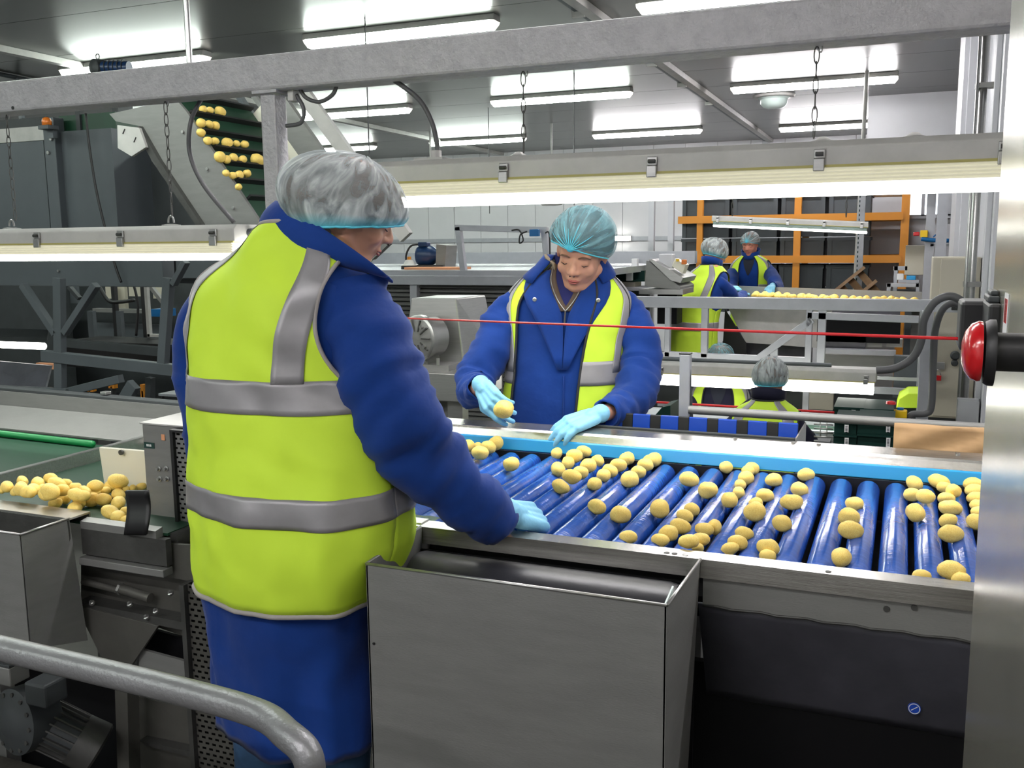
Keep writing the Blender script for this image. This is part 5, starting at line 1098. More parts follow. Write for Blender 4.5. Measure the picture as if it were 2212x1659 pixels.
# green crates, wire shelf, lime bin
YG = 4.6
gs_ = thing('wire_shelf', at(1785, 940, y=YG+.3), 'wire mesh shelf rungs beside the green crates', 'shelf')
for k in range(6): a_ = at(1758, 916+k*9, y=YG+.3); b_ = at(1800, 918+k*9, y=YG+.3); obj('rung', MB().cyl(a_, b_, .004, n=6), 'steel', gs_, sm=0)
for px in (1772, 1786): obj('wire', MB().cyl(at(px, 912, y=YG+.3), at(px, 968, y=YG+.3), .003, n=6), 'steel', gs_, sm=0)
n_ = 0
for (x0_, y0_, x1_, y1_, yy2, lb) in ((1802, 880, 1865, 908, YG+.8, 'dark green crate behind the tube, top left of the stack'), (1866, 884, 1930, 908, YG+.8, 'dark green crate behind the tube, top right of the stack'), (1802, 912, 1850, 938, YG, 'dark green crate under the tube, left upper'), (1852, 912, 1932, 938, YG, 'dark green crate under the tube, right upper beside the brown paper'), (1800, 940, 1850, 972, YG, 'dark green crate under the tube, left lower with barcode tags'), (1852, 940, 1932, 972, YG, 'dark green crate under the tube, right lower beside the brown paper')):
    t_ = thing('green_crate', at((x0_+x1_)/2, y1_, y=yy2), lb, 'crate', 'dark green crates')
    rect('crate_body', x0_, y0_, x1_, y1_, yy2+.02, 'crate_green', t_, .3); rect('rim', x0_-1, y0_, x1_+1, y0_+4, yy2, 'crate_green', t_, .34)
    px = x1_-18 if x0_ > 1850 else x1_-26
    if x0_ < 1850 or y0_ > 900:
        tg = rect('tag', px, y0_+6, px+9, y1_-4, yy2-.004, 'label_white', t_, .004)
        for k in range(5): rect('barcode_bar', px+2, y0_+9+k*3, px+7, y0_+10+k*3, yy2-.006, 'ink', tg, .002)
obj('stand_leg', MB().box((-.36, 4.75, ZF), (-.3, 4.85, at(1830, 972, y=YG).z)), 'grey_dark', t_)
lb2 = thing('lime_bin', at(1960, 870, y=5.9), 'lime green tapered bin at the right behind the yellow switch', 'bin')
obj('stand', MB().box((lb2.location.x-.05, 6.0, ZF), (lb2.location.x+.05, 6.2, at(1960, 881, y=5.95).z)), 'grey_dark', lb2)
poly('bin_body', [(1936, 882), (1942, 862), (1962, 850), (1990, 850), (1990, 882)], 5.95, 'hivis', lb2, .3, bevel=.004)
gc2 = thing('green_scoop', at(1420, 900, y=4.6), 'dark green plastic tray edge left of the grey post', 'tray')
obj('stand', MB().box((gc2.location.x-.05, 4.75, ZF), (gc2.location.x+.05, 4.85, at(1420, 912, y=4.7).z)), 'grey_dark', gc2)
poly('tray', [(1408, 905), (1430, 880), (1448, 876), (1448, 915), (1408, 915)], 4.7, 'crate_green', gc2, .2)
# ---------------------------------------------------------------- people
def blob(name, prims, voxel, m, parent, it=3, label=None):
    mb = MB()
    for p in prims:
        if p[0] == 'c':
            _, a, b, ra, rb = p; a = V(a); b = V(b)
            mb.ell(a, (ra,)*3, nu=14, nv=8); mb.ell(b, (rb,)*3, nu=14, nv=8)
            if (b-a).length > 1e-4: mb.cyl(a, b, ra, rb, n=14)
        else:
            _, c, r, rot = p; mb.ell(c, r, rot, nu=20, nv=14)
    me = bpy.data.meshes.new(name); me.from_pydata([tuple(q) for q in mb.v], [], mb.f)
    bm = bmesh.new(); bm.from_mesh(me); bmesh.ops.remove_doubles(bm, verts=bm.verts, dist=1e-5); bmesh.ops.recalc_face_normals(bm, faces=bm.faces); bm.to_mesh(me); bm.free()
    tmp = link(bpy.data.objects.new('tmp', me))
    r = tmp.modifiers.new('r', 'REMESH'); r.mode = 'VOXEL'; r.voxel_size = voxel; r.use_smooth_shade = True
    s = tmp.modifiers.new('s', 'SMOOTH'); s.factor = .5; s.iterations = it
    dg = bpy.context.evaluated_depsgraph_get(); ev = tmp.evaluated_get(dg)
    nm = bpy.data.meshes.new_from_object(ev); bpy.data.objects.remove(tmp); bpy.data.meshes.remove(me)
    nm.name = name; nm.materials.clear(); nm.materials.append(M[m]); smooth(nm)
    o = link(bpy.data.objects.new(name, nm)); o.parent = parent
    if parent: o.matrix_parent_inverse = pinv(parent)
    if label: o['label'] = label
    return o
def rotm(yaw, pitch=0, roll=0):
    # yaw: clockwise from +Y (facing), pitch: looking down positive, roll: towards right shoulder
    return Matrix.Rotation(-yaw, 3, 'Z') @ Matrix.Rotation(-pitch, 3, 'X') @ Matrix.Rotation(roll, 3, 'Y')
def head_prims(c, R, s=1.):
    c = V(c)
    def P(x, y, z): return c+R @ (V((x, y, z))*s)
    E = lambda x, y, z, a, b, d: ('e', P(x, y, z), (a*s, b*s, d*s), R)
    C = lambda p, q, a, b: ('c', P(*p), P(*q), a*s, b*s)
    L = [E(0, -.012, .03, .076, .097, .092), E(0, .028, -.02, .062, .066, .082), E(0, .052, -.083, .032, .034, .03), E(0, .03, -.06, .05, .05, .045),
         C((-.052, .0, -.05), (-.022, .055, -.09), .02, .016), C((.052, .0, -.05), (.022, .055, -.09), .02, .016),
         E(.036, .062, -.026, .024, .022, .024), E(-.036, .062, -.026, .024, .022, .024),
         C((-.036, .072, .026), (.036, .072, .026), .015, .015), E(0, .07, .05, .05, .025, .035),
         C((0, .086, .014), (0, .106, -.02), .0075, .0115), E(0, .104, -.024, .015, .012, .010), E(.013, .096, -.027, .009, .01, .007), E(-.013, .096, -.027, .009, .01, .007),
         E(.031, .074, .004, .0145, .0125, .012), E(-.031, .074, .004, .0145, .0125, .012),
         E(0, .085, -.052, .024, .012, .011), E(0, .081, -.066, .018, .01, .008),
         E(.076, -.01, -.006, .007, .017, .027), E(-.076, -.01, -.006, .007, .017, .027)]
    return L
def face_parts(c, R, parent, s=1., lips='lips', brow='brow', open_eyes=False):
    c = V(c)
    def P(x, y, z): return c+R @ (V((x, y, z))*s)
    for k in (-1, 1):
        obj('eyebrow', MB().tube([P(k*.014, .0915, .022), P(k*.026, .0925, .0275), P(k*.04, .086, .025), P(k*.05, .077, .018)], [.0022*s, .0032*s, .0028*s, .001*s], 6), brow, parent, sm=0)
        obj('eyelashes', MB().tube([P(k*.019, .0845, -.001), P(k*.031, .0885, -.0045), P(k*.044, .0805, -.002)], [.0008*s, .0018*s, .0009*s], 6), 'eye_dark', parent, sm=0)
        obj('nostril', MB().ell(P(k*.0065, .1085, -.0325), (.0028*s, .004*s, .002*s), R, 8, 6), 'eye_dark', parent, sm=0)
    obj('lips', MB().tube([P(-.021, .0875, -.056), P(-.010, .0955, -.0535), P(0, .0975, -.0545), P(.010, .0955, -.0535), P(.021, .0875, -.056)], [.001*s, .0032*s, .0034*s, .0032*s, .001*s], 8), lips, parent, sm=0)
    obj('lips', MB().tube([P(-.017, .088, -.0605), P(-.008, .094, -.0625), P(.008, .094, -.0625), P(.017, .088, -.0605)], [.001*s, .0036*s, .0036*s, .001*s], 8), lips, parent, sm=0)
def hand_prims(wrist, d, n, thumb, curls=(.35, .4, .45, .5), s=1., spread=.06, pad=.001, thumb_c=.4, cuff=.035):
    """wrist point, d: wrist->fingers, n: back of the hand normal, thumb: +1/-1 side along d x n"""
    w_ = V(wrist); d = V(d).normalized(); n = V(n); n = (n-d*n.dot(d)).normalized(); sd = d.cross(n)*thumb  # towards thumb
    L = []
    def q(a, b, c_): return w_+(d*a+sd*b+n*c_)*s
    kn = [(.088, .030), (.092, .010), (.088, -.010), (.080, -.028)]
    for (a, b) in kn: L.append(('c', q(.012, b*.65, 0), q(a, b, .002), (.0155+pad)*s, (.0125+pad)*s))
    L.append(('c', q(-cuff, 0, 0), q(.02, 0, 0), (.027+pad)*s, (.022+pad)*s))
    L.append(('c', q(-cuff-.004, 0, 0), q(-cuff, 0, 0), (.029+pad)*s, (.029+pad)*s))
    fl = [(.040, .025, .020), (.045, .028, .022), (.041, .026, .021), (.031, .020, .018)]
    for i, (a, b) in enumerate(kn):
        p = V((a, b, .002)); ang = 0; sp = (1.5-i)*spread
        for j, l in enumerate(fl[i]):
            ang += curls[i]*(1.1 if j == 0 else 1.25 if j == 1 else .9)
            dv = V((math.cos(ang)*math.cos(sp), math.sin(sp)*math.cos(min(ang, 1.4)), -math.sin(ang)))
            p2 = p+dv*l; r0 = (.0098, .0088, .0078)[j]; r1 = (.0088, .0078, .0068)[j]
            L.append(('c', q(*p), q(*p2), (r0+pad)*s, (r1+pad)*s)); p = p2
    a0 = V((.025, .024, -.006)); a1 = a0+V((.028, .024, -.010)); a2 = a1+V((.028, .010-.012*thumb_c, -.012*thumb_c)); a3 = a2+V((.022, .0-.014*thumb_c, -.014*thumb_c))
    L += [('c', q(*a0), q(*a1), (.015+pad)*s, (.0115+pad)*s), ('c', q(*a1), q(*a2), (.0112+pad)*s, (.0098+pad)*s), ('c', q(*a2), q(*a3), (.0098+pad)*s, (.0078+pad)*s)]
    return L
class Torso:
    """rings: list of (centre V, a half width, b half depth, tilt forward) bottom to top; yaw facing"""
    def __init__(s, rings, yaw, fold=.004, seed=0, n=2.35):
        s.r = rings; s.yaw = yaw; s.F = V((math.sin(yaw), math.cos(yaw), 0)); s.Rt = V((math.cos(yaw), -math.sin(yaw), 0)); s.fold = fold; s.seed = seed; s.n = n
    def P(s, t, u, off=0):
        cx = crf([r[0].x for r in s.r], t); cy = crf([r[0].y for r in s.r], t); cz = crf([r[0].z for r in s.r], t)
        a = crf([r[1] for r in s.r], t); b = crf([r[2] for r in s.r], t); tl = crf([r[3] for r in s.r], t)
        U = math.radians(u); c_, s_ = math.cos(U), math.sin(U); e = 2/s.n
        X = abs(c_)**e*(1 if c_ > 0 else -1); Y = abs(s_)**e*(1 if s_ > 0 else -1)
        base = V((cx, cy, cz))+s.Rt*(a*X)+s.F*(b*Y)+V((0, 0, tl*Y*b))
        out = s.Rt*(X/a)+s.F*(Y/b); out.normalize()
        q = base+V((s.seed*3.1, 0, 0))
        lo = max(0, 1-t/3.)
        fd = s.fold*(noise.noise(V((q.x*9, q.y*9, q.z*3.2)))*1.3+.6*noise.noise(V((q.x*16+q.z*9, q.y*16, q.z*14-q.x*6)))+lo*2.2*noise.noise(V((u*.045+s.seed, t*.35, 0))))*1.6
        return base+out*(off+fd)
def cloth_patch(name, T, t0, t1, ul, ur, off, m, parent, nt=24, nu=40, solid=0, label=None, flare=None):
    rows = []
    for i in range(nt+1):
        t = t0+(t1-t0)*i/nt; a = ul(t) if callable(ul) else ul; b = ur(t) if callable(ur) else ur
        rows.append([T.P(t, a+(b-a)*j/nu, (off(t) if callable(off) else off)) for j in range(nu+1)])
    o = obj(name, MB().grid(rows), m, parent, sm=0, solid=solid, fix=True, label=label); return o
def band(T, f0, f1, pts, off0, off1): pass
def sleeve(name, pts, rs, parent, m='coat', seed=0, fold=.006, n=28, cuffm=None, label=None):
    C = crv(pts, 9); k = len(pts)-1
    rr = [crf(rs, i/9) for i in range(len(C))]
    mb = MB(); pa = None; rows = []
    for i, p in enumerate(C):
        d = (C[min(i+1, len(C)-1)]-C[max(i-1, 0)]).normalized()
        if pa is None: a, b, _ = frame(d)
        else: a = (pa-d*pa.dot(d)).normalized()
        b = d.cross(a); pa = a; row = []
        for j in range(n):
            t = 2*PI*j/n; e_ = a*math.cos(t)+b*math.sin(t); q = p+e_*rr[i]
            w_ = 1-.0*i
            f_ = fold*(noise.noise(V((q.x*10+seed, q.y*10, q.z*10)))*1.5+noise.noise(V((i*.55+seed, e_.x*1.3, e_.z*1.3)))*1.1)
            row.append(q+e_*f_)
        rows.append(row)
    # inner cuff turned in
    d = (C[-1]-C[-2]).normalized(); rows.append([C[-1]+(q-C[-1])*.86 for q in rows[-1]]); rows.append([C[-1]-d*.03+(q-C[-1])*.95 for q in rows[-1]])
    mb.grid(rows, closed=True)
    return obj(name, mb, m, parent, sm=0, fix=True, label=label)
def hairnet(c, R, parent, r=(.10, .125, .115), up=.02, hem=-.045, front=.035, m='net_teal', knot=None, tilt=0, hair='hair_grey', bag=0, seed=0, pleat=.004, hsc=.93, netname='hairnet'):
    """c: head centre; hem: z (head space) of the elastic at the nape, front: extra rise at the forehead"""
    c = V(c)
    def surf(sc_, jit, tmax=1.):
        rows = []; uvs = []
        nv, nu = 26, 72
        for i in range(nv+1):
            v = i/nv; row = []
            for j in range(nu+1):
                a = 2*PI*j/nu; dx, dy = math.sin(a), math.cos(a)
                zh = hem+front*(.5+.5*dy)+tilt*dx      # hem height in this direction
                zt = up+r[2]
                ph0 = math.acos(max(-1, min(1, (zh-up)/r[2])))
                ph = .02+(ph0-.02)*v
                x = r[0]*math.sin(ph)*dx; y = r[1]*math.sin(ph)*dy-.012; z = up+r[2]*math.cos(ph)
                sq = 1-.09*max(0, (v-.84)/.16)**2
                bg = bag*max(0, -dy)*math.sin(PI*min(1, v*1.05))
                p = V((x*sq, y*sq-bg, z-bg*.4))
                nn = noise.noise(V((dx*4+seed, dy*4, v*2)))*jit+noise.noise(V((a*9, v*1.2+seed, 0)))*jit*.8+math.sin(a*31+3*noise.noise(V((a*3, v*3, seed))))*jit*.35*v
                p += p.normalized()*nn
                if knot:
                    kd = (p-V(knot)).length; 
                    p += p.normalized()*(.004*math.sin(math.atan2(p.x-knot[0], p.z-knot[2])*17)*math.exp(-kd/.05))*(jit/.004 if jit else 0)
                row.append(c+R @ (p*sc_))
            rows.append(row)
        return rows
    rows = surf(1., pleat); nu = len(rows[0]); nv = len(rows)-1
    mb = MB().grid(rows); me = bpy.data.meshes.new(netname); me.from_pydata([tuple(p) for p in mb.v], [], mb.f)
    uvl = me.uv_layers.new(name='UVMap')
    for p in me.polygons:
        for li in p.loop_indices:
            vi = me.loops[li].vertex_index; i, j = divmod(vi, nu)
            if knot:
                q = R.inverted() @ (V(me.vertices[vi].co)-c); kd = (q-V(knot)).length; aa = math.atan2(q.x-knot[0], q.z-knot[2]+.0001)
                uvl.data[li].uv = (aa/PI*.5+.5, kd*2.2)
            else: uvl.data[li].uv = (j/nu, i/nv)
    me.materials.append(M[m]); smooth(me)
    o = link(bpy.data.objects.new(netname, me)); o.parent = parent; o.matrix_parent_inverse = pinv(parent)
    obj('hair', MB().grid(surf(hsc, .002)[:-2]), hair, parent, sm=0)
    hp2 = [p for p in rows[-1]][:-1]
    obj('elastic_hem', MB().tube(hp2+[hp2[0]], .0028, 6, cap=False), 'net_knot', o, sm=0)
    if knot:
        k = V(knot); kb = MB()
        kb.ell(c+R @ k, (.013, .006, .011), R, 12, 8)
        obj('gathered_knot', kb, 'net_knot', o, sm=0, label='bright turquoise gathered knot')
        st = MB()
        for i in range(13):
            an = -1.45+2.9*i/12; L = .045+.02*((i*7) % 3)
            pts = []
            for s_ in range(6):
                f_ = s_/5*L; x = k.x+math.sin(an)*f_; z = k.z+math.cos(an)*f_*.95
                xx = min(abs(x)/r[0], .98); zz = (z-up)/r[2]; rem = max(.02, 1-xx*xx-zz*zz); y = r[1]*math.sqrt(rem)-.010
                pts.append(c+R @ V((x, y+.001, z)))
            obj('pleat', MB().tube(pts, [.0022, .0018, .0015, .0012, .0009, .0004], 6), 'net_knot', o, sm=0)
    return o
def person(label, base, yaw, rings, head_c, head_R, arms, coat='coat', hs=1., net='net_teal', knot=None, skin='skin', voxel=.006, netkw=None, face=True, hem_i=0, collar=True, legs=None, fold=.004, seed=0, legm='trousers', neck_r=.055, hand_vox=.0035, group=None):
    t = thing('person', base, label, 'person', group)
    T = Torso(rings, yaw, fold, seed)
    nr = len(rings)-1
    pr = head_prims(head_c, head_R, hs)
    nb = rings[-2][0]; pr.append(('c', V(head_c)+head_R @ V((0, -.02, -.05))*hs, nb, neck_r*hs, neck_r*1.1))
    for (i, r_) in enumerate(rings[1:-2]):
        j = i+1; nx = rings[j+1]
        k = .72
        for sgn in (-1, 1):
            o0 = T.Rt*(r_[1]*.38*sgn); o1 = T.Rt*(nx[1]*.38*sgn)
            pr.append(('c', r_[0]+o0, nx[0]+o1, min(r_[1]*.5, r_[2])*.82, min(nx[1]*.5, nx[2])*.82))
    for arm in arms:
        pts, rs = arm['pts'], arm['rs']
        for i in range(len(pts)-1): pr.append(('c', pts[i], pts[i+1], rs[i]*.6, rs[i+1]*.6))
        pr.append(('c', pts[-1], arm['wrist'], .026, .025))
        if i == 0: pass
        pr.append(('c', nb-V((0, 0, .05)), pts[0]-V((0, 0, .02)), .04, rs[0]*.5))
    h0 = rings[1][0]; fz = base[2]
    legs = legs or [(-.1, 0), (.1, 0)]
    lp = []
    for (lx, ly) in legs:
        hp3 = h0+T.Rt*lx*.9; kn_ = V((h0.x, h0.y, fz+.48))+T.Rt*lx+T.F*(ly*.5+.02); an = V((h0.x, h0.y, fz+.09))+T.Rt*lx+T.F*ly
        pr += [('c', hp3, kn_, .08, .055), ('c', kn_, an, .052, .035), ('c', an, an+T.F*.13-V((0, 0, .05)), .035, .03)]
        lp.append((hp3, kn_, an))
    blob('body', pr, voxel, skin, t, it=2)
    if face: face_parts(head_c, head_R, t, hs)
    # trousers and boots
    for (hp3, kn_, an) in lp:
        obj('trouser_leg', MB().tube(crv([hp3, kn_, an+V((0, 0, .02))], 6), [.115-.045*i/12 for i in range(13)], 18), legm, t, sm=0)
        bt = MB().ell(an+T.F*.07-V((0, 0, .035)), (.05, .135, .055), rotm(yaw), 16, 10); obj('boot', bt, 'black', t, sm=0)
    # coat body
    rows = [[T.P(nr*i/70, 360*j/64, 0) for j in range(64)] for i in range(71)]
    inn = [T.P(0, 360*j/64, -.012)+V((0, 0, .03)) for j in range(64)]
    obj('coat', MB().grid([inn]+rows, closed=True), coat, t, sm=0)
    for k, arm in enumerate(arms):
        sleeve('sleeve', arm['pts'], arm['rs'], t, coat, seed+k*5, arm.get('fold', .006))
        blob('glove', hand_prims(arm['wrist'], arm['d'], arm['n'], arm['thumb'], arm.get('curls', (.35, .4, .45, .5)), arm.get('s', 1.), arm.get('spread', .06), cuff=arm.get('cuff', .03), thumb_c=arm.get('tc', .4)), hand_vox, 'glove', t, it=2)
    nk = dict(netkw or {}); hairnet(head_c, head_R, t, m=net, knot=knot, seed=seed, **nk)
    return t, T
def vest(T, parent, tb, tt, arm_t, arm_h, arm_w, gap, bands, vband, off=.012, bind='binding_black', topcut=None, hivis='hivis', back=True, neck_t=None, vu=(.22, .40), shape=None, arm_c=(0, 180)):
    """tb..tt ring index span, armholes centred at u=0 and 180, bands: list of (t0,t1), vband: (u offset from centre of back/front)"""
    def hw(t):
        x = (t-arm_t)/arm_h
        return arm_w*math.sqrt(max(0, 1-abs(x)**2.2)) if abs(x) < 1 else 0
    def topu(t): return hw(t)
    nt = 60
    g1, g2 = gap if isinstance(gap, tuple) else ((lambda t: gap),)*2
    panels = [('vest', lambda t: arm_c[1]+hw(t), lambda t: 360+arm_c[0]-hw(t)),
              ('vest_front', lambda t: arm_c[0]+hw(t), lambda t: 90-g1(t)), ('vest_front', lambda t: 90+g2(t), lambda t: arm_c[1]-hw(t))]
    first = None
    for nm, a, b in panels:
        o = cloth_patch(nm, T, tb, tt, a, b, off, hivis, parent, nt=nt, nu=30 if nm != 'vest' else 60, solid=.002, label='fluorescent yellow-green vest panel'); first = first or o
        # binding along sides
        for e in (a, b):
            pts = [T.P(tb+(tt-tb)*i/nt, e(tb+(tt-tb)*i/nt), off+.001) for i in range(nt+1)]
            if e in (a, b):
                ok = [p for i, p in enumerate(pts) if (hw(tb+(tt-tb)*i/nt) > 0 or (nm != 'vest' and ((nm == 'vest_front' and e is (b if a(0) < 80 else a)))))]
                if len(ok) > 3: obj('binding', MB().tube(ok, .0045, 8), bind, parent, sm=0)
        hem = [T.P(tb, a(tb)+(b(tb)-a(tb))*j/40, off+.001) for j in range(41)]; obj('binding', MB().tube(hem, .006, 8), bind, parent, sm=0)
        top = [T.P(tt, a(tt)+(b(tt)-a(tt))*j/30, off+.001) for j in range(31)]; obj('binding', MB().tube(top, .005, 8), bind, parent, sm=0)
        for (t0, t1) in bands:
            cloth_patch('reflective_band', T, t0, t1, a, b, off+.0035, 'reflective', parent, nt=6, nu=60, solid=.001)
    vt0 = vband
    for (u0f, u1f, u0t, u1t) in vu:
        def L_(t, A=u0f, B=u0t): s_ = max(0, min(1, (t-vt0)/(tt-vt0))); return A+(B-A)*s_
        def R_(t, A=u1f, B=u1t): s_ = max(0, min(1, (t-vt0)/(tt-vt0))); return A+(B-A)*s_
        cloth_patch('reflective_brace', T, vt0, tt, L_, R_, off+.004, 'reflective', parent, nt=30, nu=6, solid=.001)
    return first

# ---- the man in front (seen from behind)
myaw = math.radians(6)
def pxring(py, l, r, d, phi, ratio=.68, tilt=0, dz=0):
    c = at((l+r)/2, py, d=d); h = (r-l)/2/FPX*d
    a = h/math.sqrt(math.cos(phi)**2+(ratio*math.sin(phi))**2)
    return (c+V((0, 0, dz)), a, a*ratio, tilt)
phi = math.radians(38)
mr_ = [pxring(1570, 478, 812, 2.20, phi, .72), pxring(1430, 464, 802, 2.20, phi, .72), pxring(1300, 452, 812, 2.18, phi, .74), pxring(1180, 440, 862, 2.16, phi, .76), pxring(1080, 438, 872, 2.14, phi, .76),
       pxring(980, 436, 856, 2.13, phi, .74), pxring(880, 430, 832, 2.12, phi, .72), pxring(780, 422, 806, 2.11, phi, .70), pxring(700, 420, 800, 2.10, phi, .68), pxring(640, 432, 800, 2.09, phi, .62, -.1),
       pxring(590, 474, 788, 2.08, phi, .58, -.2), pxring(550, 528, 764, 2.07, phi, .62, -.35), pxring(515, 580, 752, 2.06, phi, .75, -.45), pxring(492, 606, 742, 2.05, phi, .8, -.5)]
hc = at(756, 460, d=2.03); hR = rotm(math.radians(48), math.radians(23), math.radians(7))
sh = at(745, 650, d=2.04)
marm = dict(pts=[sh, at(800, 770, d=2.0), at(848, 872, d=1.99), at(908, 975, d=2.02), at(1000, 1070, d=2.08), at(1082, 1132, d=2.14)], rs=[.09, .097, .094, .085, .066, .048], fold=.013,
            wrist=at(1104, 1110, d=2.15), d=at(1172, 1118, d=2.26)-at(1098, 1105, d=2.16), n=V((.2, -.6, .8)), thumb=-1, curls=(1.0, 1.0, 1.0, 1.0), s=1.16, tc=1.2, cuff=.012)
shl = at(455, 690, d=2.22)
larm = dict(pts=[at(530, 640, d=2.2), shl, at(447, 800, d=2.26), at(462, 920, d=2.27), at(480, 1010, d=2.30), at(560, 1030, d=2.45), at(640, 1040, d=2.6)], rs=[.06, .072, .075, .072, .065, .055, .05], wrist=at(655, 1042, d=2.62), d=V((.5, .8, -.1)), n=V((0, 0, 1)), thumb=1)
man, MT = person('man seen from behind in blue coat and yellow vest, leaning on the table rail', (mr_[1][0].x, mr_[1][0].y, 0), myaw, mr_, hc, hR, [marm, larm], hs=.94, net='net_pale', skin='skin',
                 netkw=dict(r=(.103, .137, .109), up=.012, hem=-.078, front=.10, bag=.02, hair='hair_grey', pleat=.0045), fold=.0085, seed=2, legm='jeans', voxel=.0055, neck_r=.06)
vest(MT, man, 2.32, 12.15, 8.6, 2.1, 40, 3, [(3.95, 4.55), (6.15, 6.8)], 6.75, off=.013, bind='binding_grey', vu=[(293, 312, 311, 336), (214, 236, 212, 236)])
# coat collar standing round the neck
ct = at(722, 522, d=2.04); cb_ = at(682, 548, d=2.05)
e1t = at(838, 596, d=1.99)-ct; e1b = (at(800, 590, d=2.0)-cb_); e2t = -MT.F*.085+V((0, 0, .048)); e2b = -MT.F*.09+V((0, 0, .012))
crows = []
for s_ in [i/8 for i in range(9)]:
    bul = .010*math.sin(PI*s_); row = []
    cen = cb_.lerp(ct, s_); e1 = (e1b*.97).lerp(e1t, s_); e2 = (e2b*.97).lerp(e2t, s_)
    for j in range(49):
        a = 2*PI*j/48; row.append(cen+e1*(math.cos(a)*(1+bul*8))+e2*(math.sin(a)*(1+bul*8)))
    crows.append(row)
obj('collar', MB().grid(crows), 'coat', man, sm=0, solid=.005)
st = [p+(p-cen).normalized()*.004 for p in crows[5]]
st = [p+(p-cen).normalized()*.004 for p in crows[8]]
# loose thread on the shoulder
thr = [at(676, 688, d=1.92), at(702, 675, d=1.91), at(706, 645, d=1.91), at(724, 624, d=1.91), at(752, 628, d=1.90), at(782, 645, d=1.89)]

# ---- the woman across the table
wyaw = math.radians(180-15)
wphi = math.radians(5)
wd = 3.42
wr = [pxring(1500, 1090, 1360, wd, wphi, .66), pxring(1300, 1090, 1350, wd, wphi, .66), pxring(1100, 1092, 1345, wd, wphi, .66), pxring(980, 1092, 1345, wd, wphi, .68), pxring(900, 1092, 1350, wd, wphi, .68), pxring(820, 1098, 1345, wd, wphi, .68), pxring(740, 1098, 1350, wd, wphi, .66), pxring(680, 1092, 1362, wd, wphi, .60),
      pxring(640, 1096, 1362, wd, wphi, .54, 0), pxring(612, 1120, 1340, wd, wphi, .5, .1), pxring(592, 1155, 1312, wd, wphi, .56, .25), pxring(575, 1178, 1300, wd, wphi, .72, .3), pxring(560, 1184, 1294, wd, wphi, .8, .3)]
whc = at(1256, 546, d=3.30); wR = rotm(math.radians(180-2), math.radians(23), math.radians(-9))
# her right arm (picture left), raised with a potato; her left arm resting on the rail
ra = dict(pts=[at(1148, 640, d=3.42), at(1112, 662, d=3.42), at(1078, 715, d=3.40), at(1040, 790, d=3.36), at(1022, 835, d=3.30), at(1030, 845, d=3.22), at(1036, 838, d=3.16)], rs=[.05, .060, .072, .073, .064, .054, .046], fold=.011,
          wrist=at(1042, 835, d=3.10), d=at(1085, 900, d=2.98)-at(1040, 835, d=3.10), n=V((-.55, -.5, .5)), thumb=1, curls=(.5, .5, .55, .6), s=1.02, cuff=.01, tc=1.2)
la = dict(pts=[at(1306, 640, d=3.40), at(1344, 662, d=3.40), at(1372, 722, d=3.38), at(1382, 800, d=3.34), at(1366, 858, d=3.24), at(1335, 882, d=3.16), at(1306, 893, d=3.09)], rs=[.05, .060, .072, .076, .068, .055, .044], fold=.011,
          wrist=at(1288, 897, y=2.89), d=at(1208, 928, y=2.80)-at(1288, 897, y=2.89), n=V((.1, -.45, .9)), thumb=1, curls=(.34, .32, .32, .34), s=1.05, spread=.05, cuff=.012, tc=.6)
woman, WT = person('woman in blue coat and open yellow vest sorting across the roller table', (wr[1][0].x, wr[1][0].y, 0), wyaw, wr, whc, wR, [ra, la], hs=1.1, net='net_teal', knot=(.012, .114, .062),
                   netkw=dict(r=(.118, .132, .116), up=.045, hem=-.045, front=.104, tilt=.02, bag=.03, hair='hair_dark', pleat=.003), fold=.004, seed=11, voxel=.0055)
vest(WT, woman, 4.05, 11.1, 8.2, 2.6, 30, (lambda t: max(30, 54-(t-4)*3.6), lambda t: 8+(t-4)*3.8), [(5.0, 5.6)], 5.3, off=.014, bind='binding_black', vu=[(42, 27, 30, 14), (150, 138, 165, 150)], arm_c=(-2, 182))
def strip(name, T, pts, wl, off, m, parent, n=12, **k):
    """ribbon following (t, u) control points with width in degrees"""
    tt = [crf([p[0] for p in pts], i*(len(pts)-1)/n) for i in range(n+1)]; uu = [crf([p[1] for p in pts], i*(len(pts)-1)/n) for i in range(n+1)]; ww = [crf([p[2] for p in pts], i*(len(pts)-1)/n) for i in range(n+1)]
    rows = [[T.P(tt[i], uu[i]+ww[i]*(j/5-.5), off) for j in range(6)] for i in range(n+1)]
    return obj(name, MB().grid(rows), m, parent, sm=0, solid=.003, **k)
